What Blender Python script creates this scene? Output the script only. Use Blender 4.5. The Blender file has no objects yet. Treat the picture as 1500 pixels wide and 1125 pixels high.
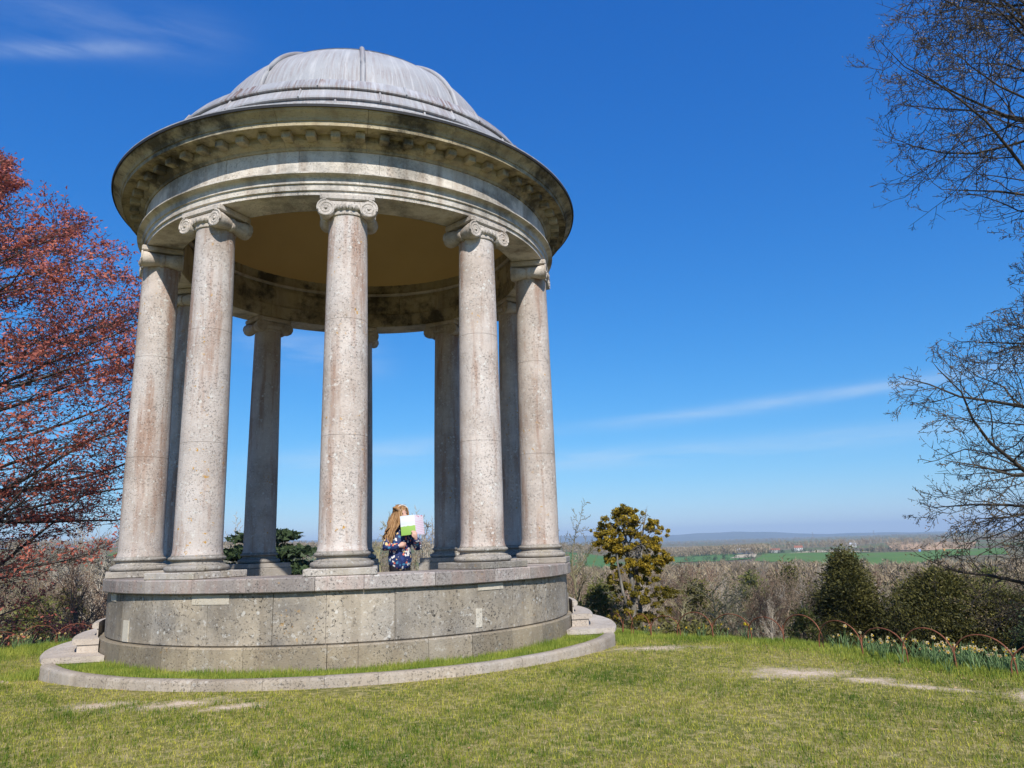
import bpy, bmesh, math, random
import numpy as np
from mathutils import Vector, Matrix, Euler
R = math.radians
sc = bpy.context.scene
C = sc.collection

# ---------------------------------------------------------------- camera
CAM = Vector((0.0674, -12.359, 1.38))
F_PX, PITCH, ROLL, YAW = 1093.86, 0.210454, -0.0302615, 0.207624
def camera():
    r = Vector((math.cos(YAW), -math.sin(YAW), 0)); fw = Vector((math.sin(YAW), math.cos(YAW), 0)); u = Vector((0, 0, 1))
    fw2 = fw*math.cos(PITCH) + u*math.sin(PITCH); u2 = u*math.cos(PITCH) - fw*math.sin(PITCH)
    r3 = r*math.cos(ROLL) + u2*math.sin(ROLL); u3 = u2*math.cos(ROLL) - r*math.sin(ROLL)
    cd = bpy.data.cameras.new('camera'); co = bpy.data.objects.new('camera', cd); C.objects.link(co)
    m = Matrix((( r3.x, u3.x, -fw2.x, CAM.x), (r3.y, u3.y, -fw2.y, CAM.y), (r3.z, u3.z, -fw2.z, CAM.z), (0, 0, 0, 1)))
    co.matrix_world = m
    cd.sensor_width = 36; cd.lens = 36*F_PX/1500; cd.clip_start = 0.05; cd.clip_end = 60000
    sc.camera = co
camera()

# ---------------------------------------------------------------- sky, sun, exposure
SUN_EL = 42.5; EXPO = 0.25; SKY_S = 0.1
W = bpy.data.worlds.new('World'); sc.world = W; W.use_nodes = True
nt = W.node_tree; nt.nodes.clear()
def wn(t, **k):
    n = nt.nodes.new(t)
    for a, b in k.items(): setattr(n, a, b)
    return n
sky = wn('ShaderNodeTexSky', sky_type='NISHITA', sun_disc=False)
sky.sun_elevation = R(SUN_EL); sky.sun_rotation = R(180)
sky.altitude = 0; sky.air_density = 1.0; sky.dust_density = 0.1; sky.ozone_density = 3.0
bg = wn('ShaderNodeBackground'); bg.inputs[1].default_value = SKY_S
wout = wn('ShaderNodeOutputWorld')
hsv = wn('ShaderNodeHueSaturation'); hsv.inputs['Saturation'].default_value = 1.12
gain = wn('ShaderNodeMixRGB', blend_type='MULTIPLY'); gain.inputs[0].default_value = 1; gain.inputs[2].default_value = (.66, .90, 1.18, 1)
nt.links.new(sky.outputs[0], gain.inputs[1]); nt.links.new(gain.outputs[0], hsv.inputs['Color'])
# thin cirrus streaks high in the air: bands in world direction (azimuth, elevation)
tc = wn('ShaderNodeTexCoord'); sep = wn('ShaderNodeSeparateXYZ'); nt.links.new(tc.outputs['Generated'], sep.inputs[0])
def wm(op, a, b=None, c=None):
    n = wn('ShaderNodeMath', operation=op)
    for i, v in enumerate((a, b, c)):
        if v is None: continue
        if isinstance(v, (int, float)): n.inputs[i].default_value = v
        else: nt.links.new(v, n.inputs[i])
    return n.outputs[0]
az = wm('ARCTAN2', sep.outputs[0], sep.outputs[1]); el = wm('ARCSINE', sep.outputs[2])
comb = wn('ShaderNodeCombineXYZ'); nt.links.new(wm('MULTIPLY', az, 3.0), comb.inputs[0]); nt.links.new(wm('MULTIPLY', el, 22.0), comb.inputs[1])
nz = wn('ShaderNodeTexNoise'); nz.inputs['Scale'].default_value = 1.6; nz.inputs['Detail'].default_value = 6; nz.inputs['Roughness'].default_value = 0.62; nz.inputs['Distortion'].default_value = 0.6
nt.links.new(comb.outputs[0], nz.inputs['Vector'])
def streak(az0, az1, el0, slope, width, amt):
    mid = wm('ADD', wm('MULTIPLY', wm('SUBTRACT', az, (az0+az1)/2), slope), el0)
    dv = wm('DIVIDE', wm('SUBTRACT', el, mid), width)
    e = wm('POWER', 2.718, wm('MULTIPLY', wm('MULTIPLY', dv, dv), -1.0))
    da = wm('DIVIDE', wm('SUBTRACT', az, (az0+az1)/2), (az1-az0)/2)
    da2 = wm('MULTIPLY', da, da)
    f = wm('POWER', 2.718, wm('MULTIPLY', wm('MULTIPLY', da2, da2), -1.2))
    return wm('MULTIPLY', wm('MULTIPLY', e, f), amt)
cl = None
for s in [(R(16), R(50), R(9.5), 0.06, R(.5), .42), (R(12), R(44), R(6.3), 0.02, R(.7), .5), (R(-8), R(13), R(7.0), 0.10, R(.9), .40),
          (R(-9), R(2), R(14.5), -.1, R(1.4), .30), (R(-31), R(-16), R(31.6), 0.28, R(.5), .26), (R(-27), R(-10), R(34.2), 0.1, R(1.5), .14), (R(55), R(110), R(12), .05, R(1), .4), (R(-95), R(-45), R(10), -.05, R(1), .4)]:
    v = streak(*s); cl = v if cl is None else wm('ADD', cl, v)
cm = wm('MULTIPLY', cl, wm('MULTIPLY', wm('SUBTRACT', nz.outputs[0], 0.28), 2.4))
cm = wm('MINIMUM', wm('MAXIMUM', cm, 0.0), 0.75)
# deepen the clear spring blue: per-channel response of the whole sky
srgb = wn('ShaderNodeSeparateColor'); nt.links.new(hsv.outputs[0], srgb.inputs[0]); crgb = wn('ShaderNodeCombineColor')
for i, (pw, A_) in enumerate(((1.21, .70), (.88, .65), (.58, .785))):
    nt.links.new(wm('MULTIPLY', wm('POWER', wm('MULTIPLY', srgb.outputs[i], .163), pw), A_/(SKY_S*2**EXPO)), crgb.inputs[i])
mx = wn('ShaderNodeMixRGB'); nt.links.new(cm, mx.inputs[0]); nt.links.new(crgb.outputs[0], mx.inputs[1]); mx.inputs[2].default_value = (.70/(SKY_S*2**EXPO), .82/(SKY_S*2**EXPO), .95/(SKY_S*2**EXPO), 1)
nt.links.new(mx.outputs[0], bg.inputs[0]); nt.links.new(bg.outputs[0], wout.inputs[0])

sl = bpy.data.lights.new('sun', 'SUN'); sl.energy = 5.0; sl.angle = R(0.53); sl.color = (1.0, 0.945, 0.87)
so = bpy.data.objects.new('sun', sl); C.objects.link(so); so.rotation_euler = (R(90-SUN_EL), 0, R(0.3)); so.location = (0, -30, 30)
vs = sc.view_settings; vs.view_transform = 'Standard'; vs.look = 'None'; vs.gamma = 1; vs.exposure = EXPO; vs.use_curve_mapping = False
sc.cycles.use_denoising = True
sc.cycles.max_bounces = 6; sc.cycles.transparent_max_bounces = 8; sc.cycles.volume_bounces = 0

# ---------------------------------------------------------------- material helper
class Mat:
    def __init__(s, name):
        s.m = bpy.data.materials.new(name); s.m.use_nodes = True; s.t = s.m.node_tree; s.t.nodes.clear()
        s.out = s.n('ShaderNodeOutputMaterial')
    def n(s, t, **k):
        x = s.t.nodes.new(t)
        for a, b in k.items(): setattr(x, a, b)
        return x
    def l(s, a, b): s.t.links.new(a, b)
    def setv(s, sock, v):
        if isinstance(v, bpy.types.NodeSocket): s.l(v, sock)
        elif isinstance(v, tuple) and len(v) == 3 and sock.type == 'RGBA': sock.default_value = (*v, 1)
        else: sock.default_value = v
    def coord(s, which='Object', scale=None, rot=None):
        c = s.n('ShaderNodeTexCoord').outputs[which] if which != 'World' else s.n('ShaderNodeNewGeometry').outputs['Position']
        if scale is not None:
            mp = s.n('ShaderNodeMapping'); s.l(c, mp.inputs[0]); mp.inputs['Scale'].default_value = scale if isinstance(scale, tuple) else (scale,)*3
            c = mp.outputs[0]
        return c
    def noise(s, v, scale, detail=4, rough=.55, dist=0):
        x = s.n('ShaderNodeTexNoise'); s.l(v, x.inputs['Vector']); x.inputs['Scale'].default_value = scale; x.inputs['Detail'].default_value = detail
        x.inputs['Roughness'].default_value = rough; x.inputs['Distortion'].default_value = dist
        return x.outputs[0]
    def vor(s, v, scale, out='Distance', feature='F1', rand=1):
        x = s.n('ShaderNodeTexVoronoi', feature=feature); s.l(v, x.inputs['Vector']); x.inputs['Scale'].default_value = scale; x.inputs['Randomness'].default_value = rand
        return x.outputs[out]
    def ramp(s, f, stops, interp='LINEAR'):
        x = s.n('ShaderNodeValToRGB'); s.l(f, x.inputs[0]); cr = x.color_ramp; cr.interpolation = interp
        while len(cr.elements) < len(stops): cr.elements.new(0.5)
        for e, (p, c) in zip(cr.elements, stops):
            e.position = p; e.color = (c, c, c, 1) if isinstance(c, (int, float)) else (*c, 1)
        return x.outputs[0]
    def mix(s, f, a, b, mode='MIX'):
        x = s.n('ShaderNodeMix', data_type='RGBA', blend_type=mode)
        s.setv(x.inputs[0], f); s.setv(x.inputs[6], a); s.setv(x.inputs[7], b)
        return x.outputs[2]
    def math(s, op, a, b=None):
        x = s.n('ShaderNodeMath', operation=op); s.setv(x.inputs[0], a)
        if b is not None: s.setv(x.inputs[1], b)
        return x.outputs[0]
    def bsdf(s, col, rough=.85, bump=None, bs=.3, bd=.01, spec=.3, metal=0, trans=None):
        b = s.n('ShaderNodeBsdfPrincipled'); s.setv(b.inputs['Base Color'], col); s.setv(b.inputs['Roughness'], rough)
        b.inputs['Specular IOR Level'].default_value = spec; b.inputs['Metallic'].default_value = metal
        if bump is not None:
            bp = s.n('ShaderNodeBump'); bp.inputs['Strength'].default_value = bs; bp.inputs['Distance'].default_value = bd
            s.l(bump, bp.inputs['Height']); s.l(bp.outputs[0], b.inputs['Normal'])
        o = b.outputs[0]
        if trans is not None:
            t = s.n('ShaderNodeBsdfTranslucent'); s.setv(t.inputs[0], trans[0]); ms = s.n('ShaderNodeMixShader'); ms.inputs[0].default_value = trans[1]
            s.l(o, ms.inputs[1]); s.l(t.outputs[0], ms.inputs[2]); o = ms.outputs[0]
        s.l(o, s.out.inputs[0]); return s.m
    def rnd(s): return s.n('ShaderNodeObjectInfo').outputs['Random']

def stone(name, base, dark, stain, pit_amt, speck, lichen_w, lichen_o, var=.25, pitscale=38, soot=0.0, grime_scale=1.6, streaks=.5):
    m = Mat(name); v = m.coord('World')
    n1 = m.noise(v, grime_scale, 6, .62); n2 = m.noise(v, 9, 5, .6); n3 = m.noise(v, 55, 3, .6)
    vs_ = m.coord('World', (3.4, 3.4, .35)); n4 = m.noise(vs_, 1.7, 5, .6)
    col = m.mix(m.ramp(n1, [(.38, 0), (.66, 1)]), base, dark)
    lg_ = m.noise(v, .75, 4, .6); col = m.mix(m.ramp(lg_, [(.46, 0), (.64, .6)]), col, tuple(.55*x+.45*sum(base)/3*1.06 for x in base))
    col = m.mix(m.math('MULTIPLY', m.ramp(n4, [(.5, 0), (.66, 1)]), streaks), col, stain)
    col = m.mix(m.math('MULTIPLY', m.ramp(n2, [(.45, 0), (.75, 1)]), .35), col, tuple(x*.62 for x in base))
    # dark pits and specks
    pn = m.noise(v, pitscale*1.15, 5, .72, .4); pit = m.math('MULTIPLY', m.ramp(pn, [(.565, 0), (.625, 1)]), m.ramp(m.noise(v, 2.1, 5, .7), [(.41, .10), (.56, 1)]))
    col = m.mix(m.math('MULTIPLY', pit, pit_amt), col, (.055, .05, .045))
    sp = m.math('MULTIPLY', m.ramp(n3, [(.58, 0), (.70, 1)]), m.ramp(n1, [(.40, .1), (.60, 1)])); col = m.mix(m.math('MULTIPLY', sp, speck), col, (.11, .095, .08))
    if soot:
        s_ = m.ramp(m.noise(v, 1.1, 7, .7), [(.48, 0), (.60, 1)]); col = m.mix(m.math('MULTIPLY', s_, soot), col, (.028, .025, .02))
    # pale crust lichen, ochre lichen
    wv = v
    lw = m.math('MULTIPLY', m.ramp(m.vor(wv, 9.5), [(.16, 1), (.21, 0)]), m.ramp(m.noise(wv, 2.1, 3), [(.52, 0), (.58, 1)]))
    lw2 = m.math('MULTIPLY', m.ramp(m.noise(wv, 17, 6, .75), [(.575, 0), (.62, 1)]), .8)
    col = m.mix(m.math('MULTIPLY', m.math('MAXIMUM', lw, lw2), lichen_w), col, (.66, .65, .60))
    lo = m.math('MULTIPLY', m.ramp(m.noise(wv, 15, 5, .65), [(.625, 0), (.665, 1)]), m.ramp(m.noise(wv, 1.3, 2), [(.53, 0), (.6, 1)]))
    col = m.mix(m.math('MULTIPLY', lo, lichen_o), col, (.50, .27, .05))
    if var: col = m.mix(1.0, col, m.ramp(m.rnd(), [(0, 1-var), (1, 1+var*.25)]), 'MULTIPLY')
    h = m.math('SUBTRACT', m.math('ADD', m.math('MULTIPLY', n2, .6), m.math('MULTIPLY', n3, .5)), m.math('MULTIPLY', pit, .9))
    return m.bsdf(col, .9, h, .65, .012, .2)

M = {}
M['column'] = stone('column_stone', (.61, .53, .465), (.40, .335, .285), (.34, .215, .155), .38, .55, .75, .95, var=.12, pitscale=34, streaks=.85)
M['column_dark'] = M['column']
M['podium'] = stone('podium_stone', (.42, .355, .265), (.17, .155, .135), (.22, .18, .13), .98, .9, .50, .5, var=.36, pitscale=26)
M['patch'] = stone('new_stone', (.60, .54, .43), (.52, .46, .36), (.5, .44, .34), .3, .3, .2, .1, var=.1)
M['base'] = stone('base_stone', (.36, .295, .20), (.22, .185, .135), (.26, .20, .13), .75, .7, .30, .3, var=.30)
M['coping'] = stone('coping_stone', (.44, .38, .33), (.25, .215, .20), (.42, .29, .24), .7, .8, .55, .5, var=.36)
M['plinth'] = stone('plinth_stone', (.45, .40, .34), (.26, .24, .21), (.34, .29, .2), .8, .8, .65, .8, var=.3)
M['trim'] = stone('entablature_stone', (.72, .66, .57), (.60, .54, .45), (.34, .25, .18), .35, .45, .1, .15, var=.14, soot=.5)
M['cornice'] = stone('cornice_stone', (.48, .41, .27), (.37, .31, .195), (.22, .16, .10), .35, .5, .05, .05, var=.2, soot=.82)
M['soffit'] = stone('capital_stone', (.60, .53, .45), (.46, .40, .33), (.3, .22, .16), .3, .6, .2, .2, var=.1, soot=.3)
M['step'] = stone('step_stone', (.56, .48, .39), (.45, .38, .31), (.4, .33, .26), .4, .5, .15, .1, var=.15)
M['kerb'] = stone('kerb_stone', (.43, .36, .275), (.32, .265, .20), (.27, .22, .16), .6, .7, .25, .2, var=.14)
M['floor'] = stone('floor_stone', (.22, .20, .17), (.16, .15, .13), (.15, .135, .11), .5, .6, .1, .1)
m = Mat('mortar'); v = m.coord('World'); M['mortar'] = m.bsdf(m.ramp(m.noise(v, 8, 4), [(.3, (.16, .14, .12)), (.7, (.34, .30, .25))]), .95, m.noise(v, 60), .4, .006)
m = Mat('ceiling_plaster'); v = m.coord('World'); M['plaster'] = m.bsdf(m.mix(m.ramp(m.noise(v, .8, 5), [(.35, 0), (.7, 1)]), (.62, .44, .20), (.55, .38, .17)), .9, m.noise(v, 30), .15, .006)
# lead sheet
m = Mat('lead'); v = m.coord('World'); ov = m.coord('Object')
px = m.n('ShaderNodeSeparateXYZ'); m.l(v, px.inputs[0]); azl = m.math('ARCTAN2', px.outputs[0], px.outputs[1])
def polarv(ka, kz):
    cb = m.n('ShaderNodeCombineXYZ'); m.l(m.math('MULTIPLY', azl, ka), cb.inputs[0]); m.l(m.math('MULTIPLY', px.outputs[2], kz), cb.inputs[1]); return cb.outputs[0]
st = m.noise(polarv(34, 1.1), 1.0, 5, .65, .3); st2 = m.noise(polarv(70, 1.6), 1.0, 4, .7); reg = m.noise(polarv(3.2, 1.2), 1.0, 3, .5)
big = m.noise(v, 1.1, 4)
col = m.mix(m.ramp(big, [(.35, 0), (.7, 1)]), (.36, .365, .375), (.29, .295, .31))
col = m.mix(m.ramp(st, [(.5, 0), (.62, .7)]), col, (.45, .45, .455))
rs = m.math('MULTIPLY', m.ramp(st2, [(.45, 0), (.56, 1)]), m.ramp(reg, [(.42, 0), (.54, 1)]))
bandm = m.math('ADD', m.math('MULTIPLY', m.ramp(m.math('ABSOLUTE', m.math('SUBTRACT', px.outputs[2], 7.59)), [(.10, 1), (.14, 0)]), .6), .4)
col = m.mix(m.math('MULTIPLY', m.math('MULTIPLY', rs, bandm), .85), col, (.17, .105, .085))
col = m.mix(m.math('MULTIPLY', m.ramp(m.noise(v, 30, 4, .7), [(.62, 0), (.68, 1)]), .4), col, (.16, .16, .17))
col = m.mix(1.0, col, m.ramp(m.rnd(), [(0, .86), (1, 1.06)]), 'MULTIPLY')
M['lead'] = m.bsdf(col, .62, m.noise(v, 14, 5, .6), .35, .02, .35)
m = Mat('near_black'); M['near_black'] = m.bsdf((.03, .03, .032), .6)  # near-black: shade in the lip gap, also the lorry tyres
# rust iron
m = Mat('rusty_iron'); v = m.coord('World'); M['rust'] = m.bsdf(m.ramp(m.noise(v, 30, 4), [(.3, (.13, .045, .025)), (.7, (.27, .10, .05))]), .75, m.noise(v, 90), .3, .003)
def bark(name, a, b, sc_=14):
    m = Mat(name); v = m.coord('World', (1, 1, .3)); n = m.noise(v, sc_, 5, .65)
    M[name] = m.bsdf(m.mix(1.0, m.ramp(n, [(.3, a), (.7, b)]), m.ramp(m.rnd(), [(0, .55), (1, 1.3)]), 'MULTIPLY'), .9, n, .5, .02, .15)
bark('bark_beech', (.045, .04, .035), (.15, .135, .115)); bark('bark_oak', (.03, .026, .02), (.12, .10, .075)); bark('bark_scrub', (.15, .108, .068), (.40, .31, .21))
bark('bark_pale', (.30, .25, .19), (.58, .51, .40)); bark('bark_lichen', (.035, .03, .025), (.26, .24, .20), 5); bark('bark_brown', (.12, .075, .05), (.32, .215, .145)); bark('bark_olive', (.15, .13, .065), (.37, .33, .185))
def leafmat(name, a, b, tr=.3, sc_=6, rough=.6):
    m = Mat(name); at = m.n('ShaderNodeAttribute', attribute_name='tint').outputs['Fac']
    c = m.mix(at, a, b); c = m.mix(1.0, c, m.ramp(m.rnd(), [(0, .85), (1, 1.1)]), 'MULTIPLY')
    M[name] = m.bsdf(c, rough, spec=.25, trans=(c, tr))
leafmat('leaf_red', (.23, .06, .048), (.66, .215, .14), .38); leafmat('bud', (.12, .085, .045), (.30, .22, .12), .15)
leafmat('leaf_yew', (.018, .024, .007), (.20, .18, .045), .18); leafmat('leaf_gold', (.11, .10, .012), (.50, .34, .03), .25); leafmat('leaf_cedar', (.018, .035, .012), (.085, .12, .045), .15)
leafmat('leaf_olive', (.06, .07, .015), (.22, .22, .06), .25)
leafmat('blade', (.06, .13, .006), (.58, .52, .075), .28); leafmat('blade_dry', (.40, .32, .12), (.62, .50, .25), .2); leafmat('blade_lush', (.085, .17, .016), (.46, .47, .08), .3)
leafmat('daffodil_leaf', (.09, .17, .055), (.23, .32, .13), .3); leafmat('petal', (.52, .40, .20), (.68, .56, .34), .3); leafmat('petal_yellow', (.75, .52, .02), (.8, .6, .05), .3)
leafmat('wood_far', (.15, .11, .065), (.36, .285, .175), .0); leafmat('wood_far_green', (.016, .026, .014), (.05, .065, .03), .0)
leafmat('litter', (.30, .17, .08), (.52, .36, .2), .1)
def plain(name, c, rough=.7, **k):
    m = Mat(name); v = m.coord('Object'); M[name] = m.bsdf(m.mix(m.ramp(m.noise(v, 6, 4), [(.3, 0), (.7, 1)]), tuple(x*.85 for x in c), c), rough, **k)
plain('white_wall', (.72, .70, .66)); plain('roof_red', (.32, .13, .08)); plain('roof_pale', (.62, .64, .66)); plain('barn_wall', (.13, .15, .19)); plain('blue_paint', (.25, .45, .75)); plain('orange_paint', (.7, .35, .08))
plain('steel', (.3, .32, .35)); plain('dark_glass', (.03, .035, .04), .2)
plain('skin', (.60, .36, .27), .5); plain('trousers', (.012, .012, .016), .8); plain('shoe', (.05, .05, .06)); plain('band', (.75, .68, .62), .4); plain('eye', (.02, .015, .01), .2)

# ---------------------------------------------------------------- mesh helpers
def mesh(name, verts, faces, smooth=None):
    me = bpy.data.meshes.new(name); me.from_pydata([tuple(v) for v in verts], [], faces); me.update()
    if smooth is not None:
        for p in me.polygons: p.use_smooth = True
        if smooth < 179: me.set_sharp_from_angle(angle=R(smooth))
    return me
def fast_mesh(name, verts, loops, sizes, tint=None, smooth=False):
    verts = np.asarray(verts, np.float32); loops = np.asarray(loops, np.int32); sizes = np.asarray(sizes, np.int32)
    me = bpy.data.meshes.new(name); me.vertices.add(len(verts)); me.vertices.foreach_set('co', verts.ravel())
    me.loops.add(len(loops)); me.loops.foreach_set('vertex_index', loops)
    me.polygons.add(len(sizes)); st = np.concatenate([[0], np.cumsum(sizes)[:-1]]).astype(np.int32)
    me.polygons.foreach_set('loop_start', st)
    if smooth: me.polygons.foreach_set('use_smooth', np.ones(len(sizes), bool))
    if tint is not None:
        a = me.attributes.new('tint', 'FLOAT', 'POINT'); a.data.foreach_set('value', np.asarray(tint, np.float32))
    me.update(calc_edges=True)
    return me
def obj(name, me, mat=None, parent=None, loc=None, rotz=None):
    if mat is not None:
        me.materials.clear(); me.materials.append(M[mat] if isinstance(mat, str) else mat)
    o = bpy.data.objects.new(name, me); C.objects.link(o)
    if parent: o.parent = parent
    if loc is not None: o.location = loc
    if rotz is not None: o.rotation_euler = (0, 0, rotz)
    return o
def thing(name, label, cat, loc=(0, 0, 0), rotz=0, group=None):
    o = bpy.data.objects.new(name, None); C.objects.link(o); o.location = loc; o.rotation_euler = (0, 0, rotz); o.empty_display_size = .1
    return tag(o, label, cat, group)
def tag(o, label=None, cat=None, group=None, kind=None):
    if label: o['label'] = label
    if cat: o['category'] = cat
    if group: o['group'] = group
    if kind: o['kind'] = kind
    return o
def polar(a, r, z): return (r*math.sin(a), -r*math.cos(a), z)      # azimuth a from the front (-y), + to the right
def sector(name, prof, a0, a1, n=None, smooth=32):
    """closed solid: polygon profile (r,z) swept from azimuth a0 to a1"""
    full = abs(a1-a0) > 2*math.pi-1e-4
    n = n or max(2, int(abs(a1-a0)/R(3))); k = len(prof); vs_ = []; fs = []
    N = n if full else n+1
    for i in range(N):
        a = a0+(a1-a0)*i/n
        vs_ += [polar(a, r, z) for r, z in prof]
    for i in range(n):
        i2 = (i+1) % N
        for j in range(k):
            j2 = (j+1) % k; fs.append((i*k+j, i*k+j2, i2*k+j2, i2*k+j))
    if not full: fs += [tuple(range(k))[::-1], tuple(N*k-k+j for j in range(k))]
    me = mesh(name, vs_, fs, smooth)
    bm = bmesh.new(); bm.from_mesh(me); bmesh.ops.recalc_face_normals(bm, faces=bm.faces); bm.to_mesh(me); bm.free()
    if smooth is not None: me.set_sharp_from_angle(angle=R(smooth))
    return me
def lathe(name, prof, n=32, smooth=40, axis='z'):
    vs_ = []; fs = []; k = len(prof)
    for i in range(n):
        a = 2*math.pi*i/n
        for r, z in prof: vs_.append((r*math.cos(a), r*math.sin(a), z) if axis == 'z' else (r*math.cos(a), z, r*math.sin(a)))
    for i in range(n):
        i2 = (i+1) % n
        for j in range(k-1): fs.append((i*k+j, i2*k+j, i2*k+j+1, i*k+j+1))
    fs += [tuple(i*k for i in range(n))[::-1], tuple(i*k+k-1 for i in range(n))]
    me = mesh(name, vs_, fs, smooth)
    bm = bmesh.new(); bm.from_mesh(me); bmesh.ops.recalc_face_normals(bm, faces=bm.faces); bm.to_mesh(me); bm.free(); me.set_sharp_from_angle(angle=R(smooth))
    return me
def boxmesh(name, x0, x1, y0, y1, z0, z1, bev=0):
    bm = bmesh.new(); bmesh.ops.create_cube(bm, size=1)
    for v in bm.verts: v.co = Vector(((x0+x1)/2+v.co.x*(x1-x0), (y0+y1)/2+v.co.y*(y1-y0), (z0+z1)/2+v.co.z*(z1-z0)))
    if bev: bmesh.ops.bevel(bm, geom=bm.edges[:], offset=bev, segments=1, affect='EDGES')
    me = bpy.data.meshes.new(name); bm.to_mesh(me); bm.free(); return me
def tube_arrays(tubes, sides):
    """tubes: list of (pts, radii); -> verts, loops, sizes"""
    V = []; L = []; S = []; off = 0; groups = {}
    for p, r in tubes: groups.setdefault(len(p), []).append((p, r))
    ang = np.arange(sides)*2*np.pi/sides; ca, sa = np.cos(ang), np.sin(ang)
    for n, g in groups.items():
        P = np.array([x[0] for x in g], np.float32); Rr = np.array([x[1] for x in g], np.float32)
        T = np.gradient(P, axis=1); T /= np.linalg.norm(T, axis=2, keepdims=True)+1e-9
        ref = np.where(np.abs(T[..., 2:3]) > .9, np.array([1., 0, 0]), np.array([0, 0, 1.]))
        A = np.cross(T, ref); A /= np.linalg.norm(A, axis=2, keepdims=True)+1e-9; B = np.cross(T, A)
        ring = P[:, :, None, :] + Rr[:, :, None, None]*(A[:, :, None, :]*ca[None, None, :, None]+B[:, :, None, :]*sa[None, None, :, None])
        m = len(g); V.append(ring.reshape(-1, 3))
        idx = (np.arange(m)[:, None, None]*n+np.arange(n)[None, :, None])*sides+np.arange(sides)[None, None, :]+off
        nx = np.roll(idx, -1, axis=2)
        q = np.stack([idx[:, :-1], nx[:, :-1], nx[:, 1:], idx[:, 1:]], -1).reshape(-1, 4)
        L.append(q.ravel()); S.append(np.full(len(q), 4)); off += m*n*sides
    return np.concatenate(V), np.concatenate(L), np.concatenate(S)
def tubes_mesh(name, tubes, sides=4):
    return fast_mesh(name, *tube_arrays(tubes, sides), smooth=True)
def quads_mesh(name, Cn, U, Vv, tint, diamond=False):
    """quad cards: centres, half axes"""
    n = len(Cn)
    if diamond: P = np.stack([Cn-U, Cn-Vv, Cn+U, Cn+Vv], 1).reshape(-1, 3)
    else: P = np.stack([Cn-U-Vv, Cn+U-Vv, Cn+U+Vv, Cn-U+Vv], 1).reshape(-1, 3)
    return fast_mesh(name, P, np.arange(n*4), np.full(n, 4), np.repeat(tint, 4))
def tris_mesh(name, Cn, U, Vv, tint):
    """slim three-cornered sprays: base edge and tip"""
    n = len(Cn); P = np.stack([Cn-U-Vv*.9, Cn-U*.6+Vv*1.1, Cn+U*1.15], 1).reshape(-1, 3)
    return fast_mesh(name, P, np.arange(n*3), np.full(n, 3), np.repeat(tint, 3))
def rand_dirs(rng, n):
    v = rng.normal(size=(n, 3)); return v/np.linalg.norm(v, axis=1, keepdims=True)
def smooth01(t): t = np.clip(t, 0, 1); return t*t*(3-2*t)

# ---------------------------------------------------------------- terrain
FENCE_R = [(7.4, -8.3), (6.95, -7.35), (6.55, -6.55), (6.21, -5.95), (6.03, -5.42), (5.87, -4.90), (5.77, -4.32), (5.71, -3.62), (5.60, -2.95), (5.47, -2.30), (5.24, -1.62), (5.0, -.95), (4.80, -.30), (4.72, .35), (4.78, 1.0), (4.82, 1.65)]
FENCE_L = [(-5.05, 4.65), (-5.6, 4.3), (-6.1, 3.9), (-6.6, 3.5), (-7.1, 3.1)]
PLATEAU = [(13, -16), (9.5, -11.5)] + FENCE_R + [(4.75, 2.6), (4.3, 3.8), (3, 5.0), (0, 5.9), (-3, 5.6)] + FENCE_L + [(-9, 2.0), (-13, -1), (-20, -6), (-30, -15), (-25, -45), (25, -45)]
PL = np.array(PLATEAU, float)
def sdist(x, y):
    x = np.asarray(x, float); y = np.asarray(y, float); sh = x.shape; p = np.stack([x.ravel(), y.ravel()], 1)
    d = np.full(len(p), 1e18); inside = np.zeros(len(p), bool)
    for i in range(len(PL)):
        a, b = PL[i], PL[(i+1) % len(PL)]; ab = b-a; t = np.clip(((p-a)@ab)/(ab@ab), 0, 1)
        d = np.minimum(d, np.hypot(*(p-a-t[:, None]*ab).T))
        c = ((a[1] > p[:, 1]) != (b[1] > p[:, 1]))
        xi = a[0]+(p[:, 1]-a[1])/(b[1]-a[1]+1e-12)*ab[0]
        inside ^= c & (p[:, 0] < xi)
    return np.where(inside, 0, d).reshape(sh)
def vnoise(x, y, s, seed=0):
    return (np.sin(x/s*1.3+seed)*np.cos(y/s*1.1+seed*2.1)+.5*np.sin(x/s*2.9+y/s*1.7+seed*.7)+.35*np.cos(y/s*3.7-x/s*2.3+seed*1.3))/1.85
def height(x, y):
    x = np.asarray(x, float); y = np.asarray(y, float)
    s = sdist(x, y); h = -.28*smooth01((y+3.6)/5.5) + .025*vnoise(x, y, 2.2)*smooth01((np.hypot(x, y)-4.3)/1.5)
    s1 = np.minimum(s, 45); s2 = np.clip(s-45, 0, 455)
    h = h - .25*np.maximum(s1-.35*(1-np.exp(-s1/.35)), 0) - .031*s2
    h = h + vnoise(x, y, 17, 1)*.5*smooth01((s-5)/25) + vnoise(x, y, 90, 2)*1.6*smooth01((s-60)/200)
    a = np.degrees(np.arctan2(x, y+12.4)); d = np.hypot(x, y+12.4)
    rise = np.interp(a, [-60, -25, -16, -4, 9, 17, 21, 40, 60], [42, 40, 37, 27, 20, 11, 0, 0, 4])
    h = h + rise*smooth01((d-450)/650)
    return h
def hz(x, y): return float(height(np.array([x]), np.array([y]))[0])
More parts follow.
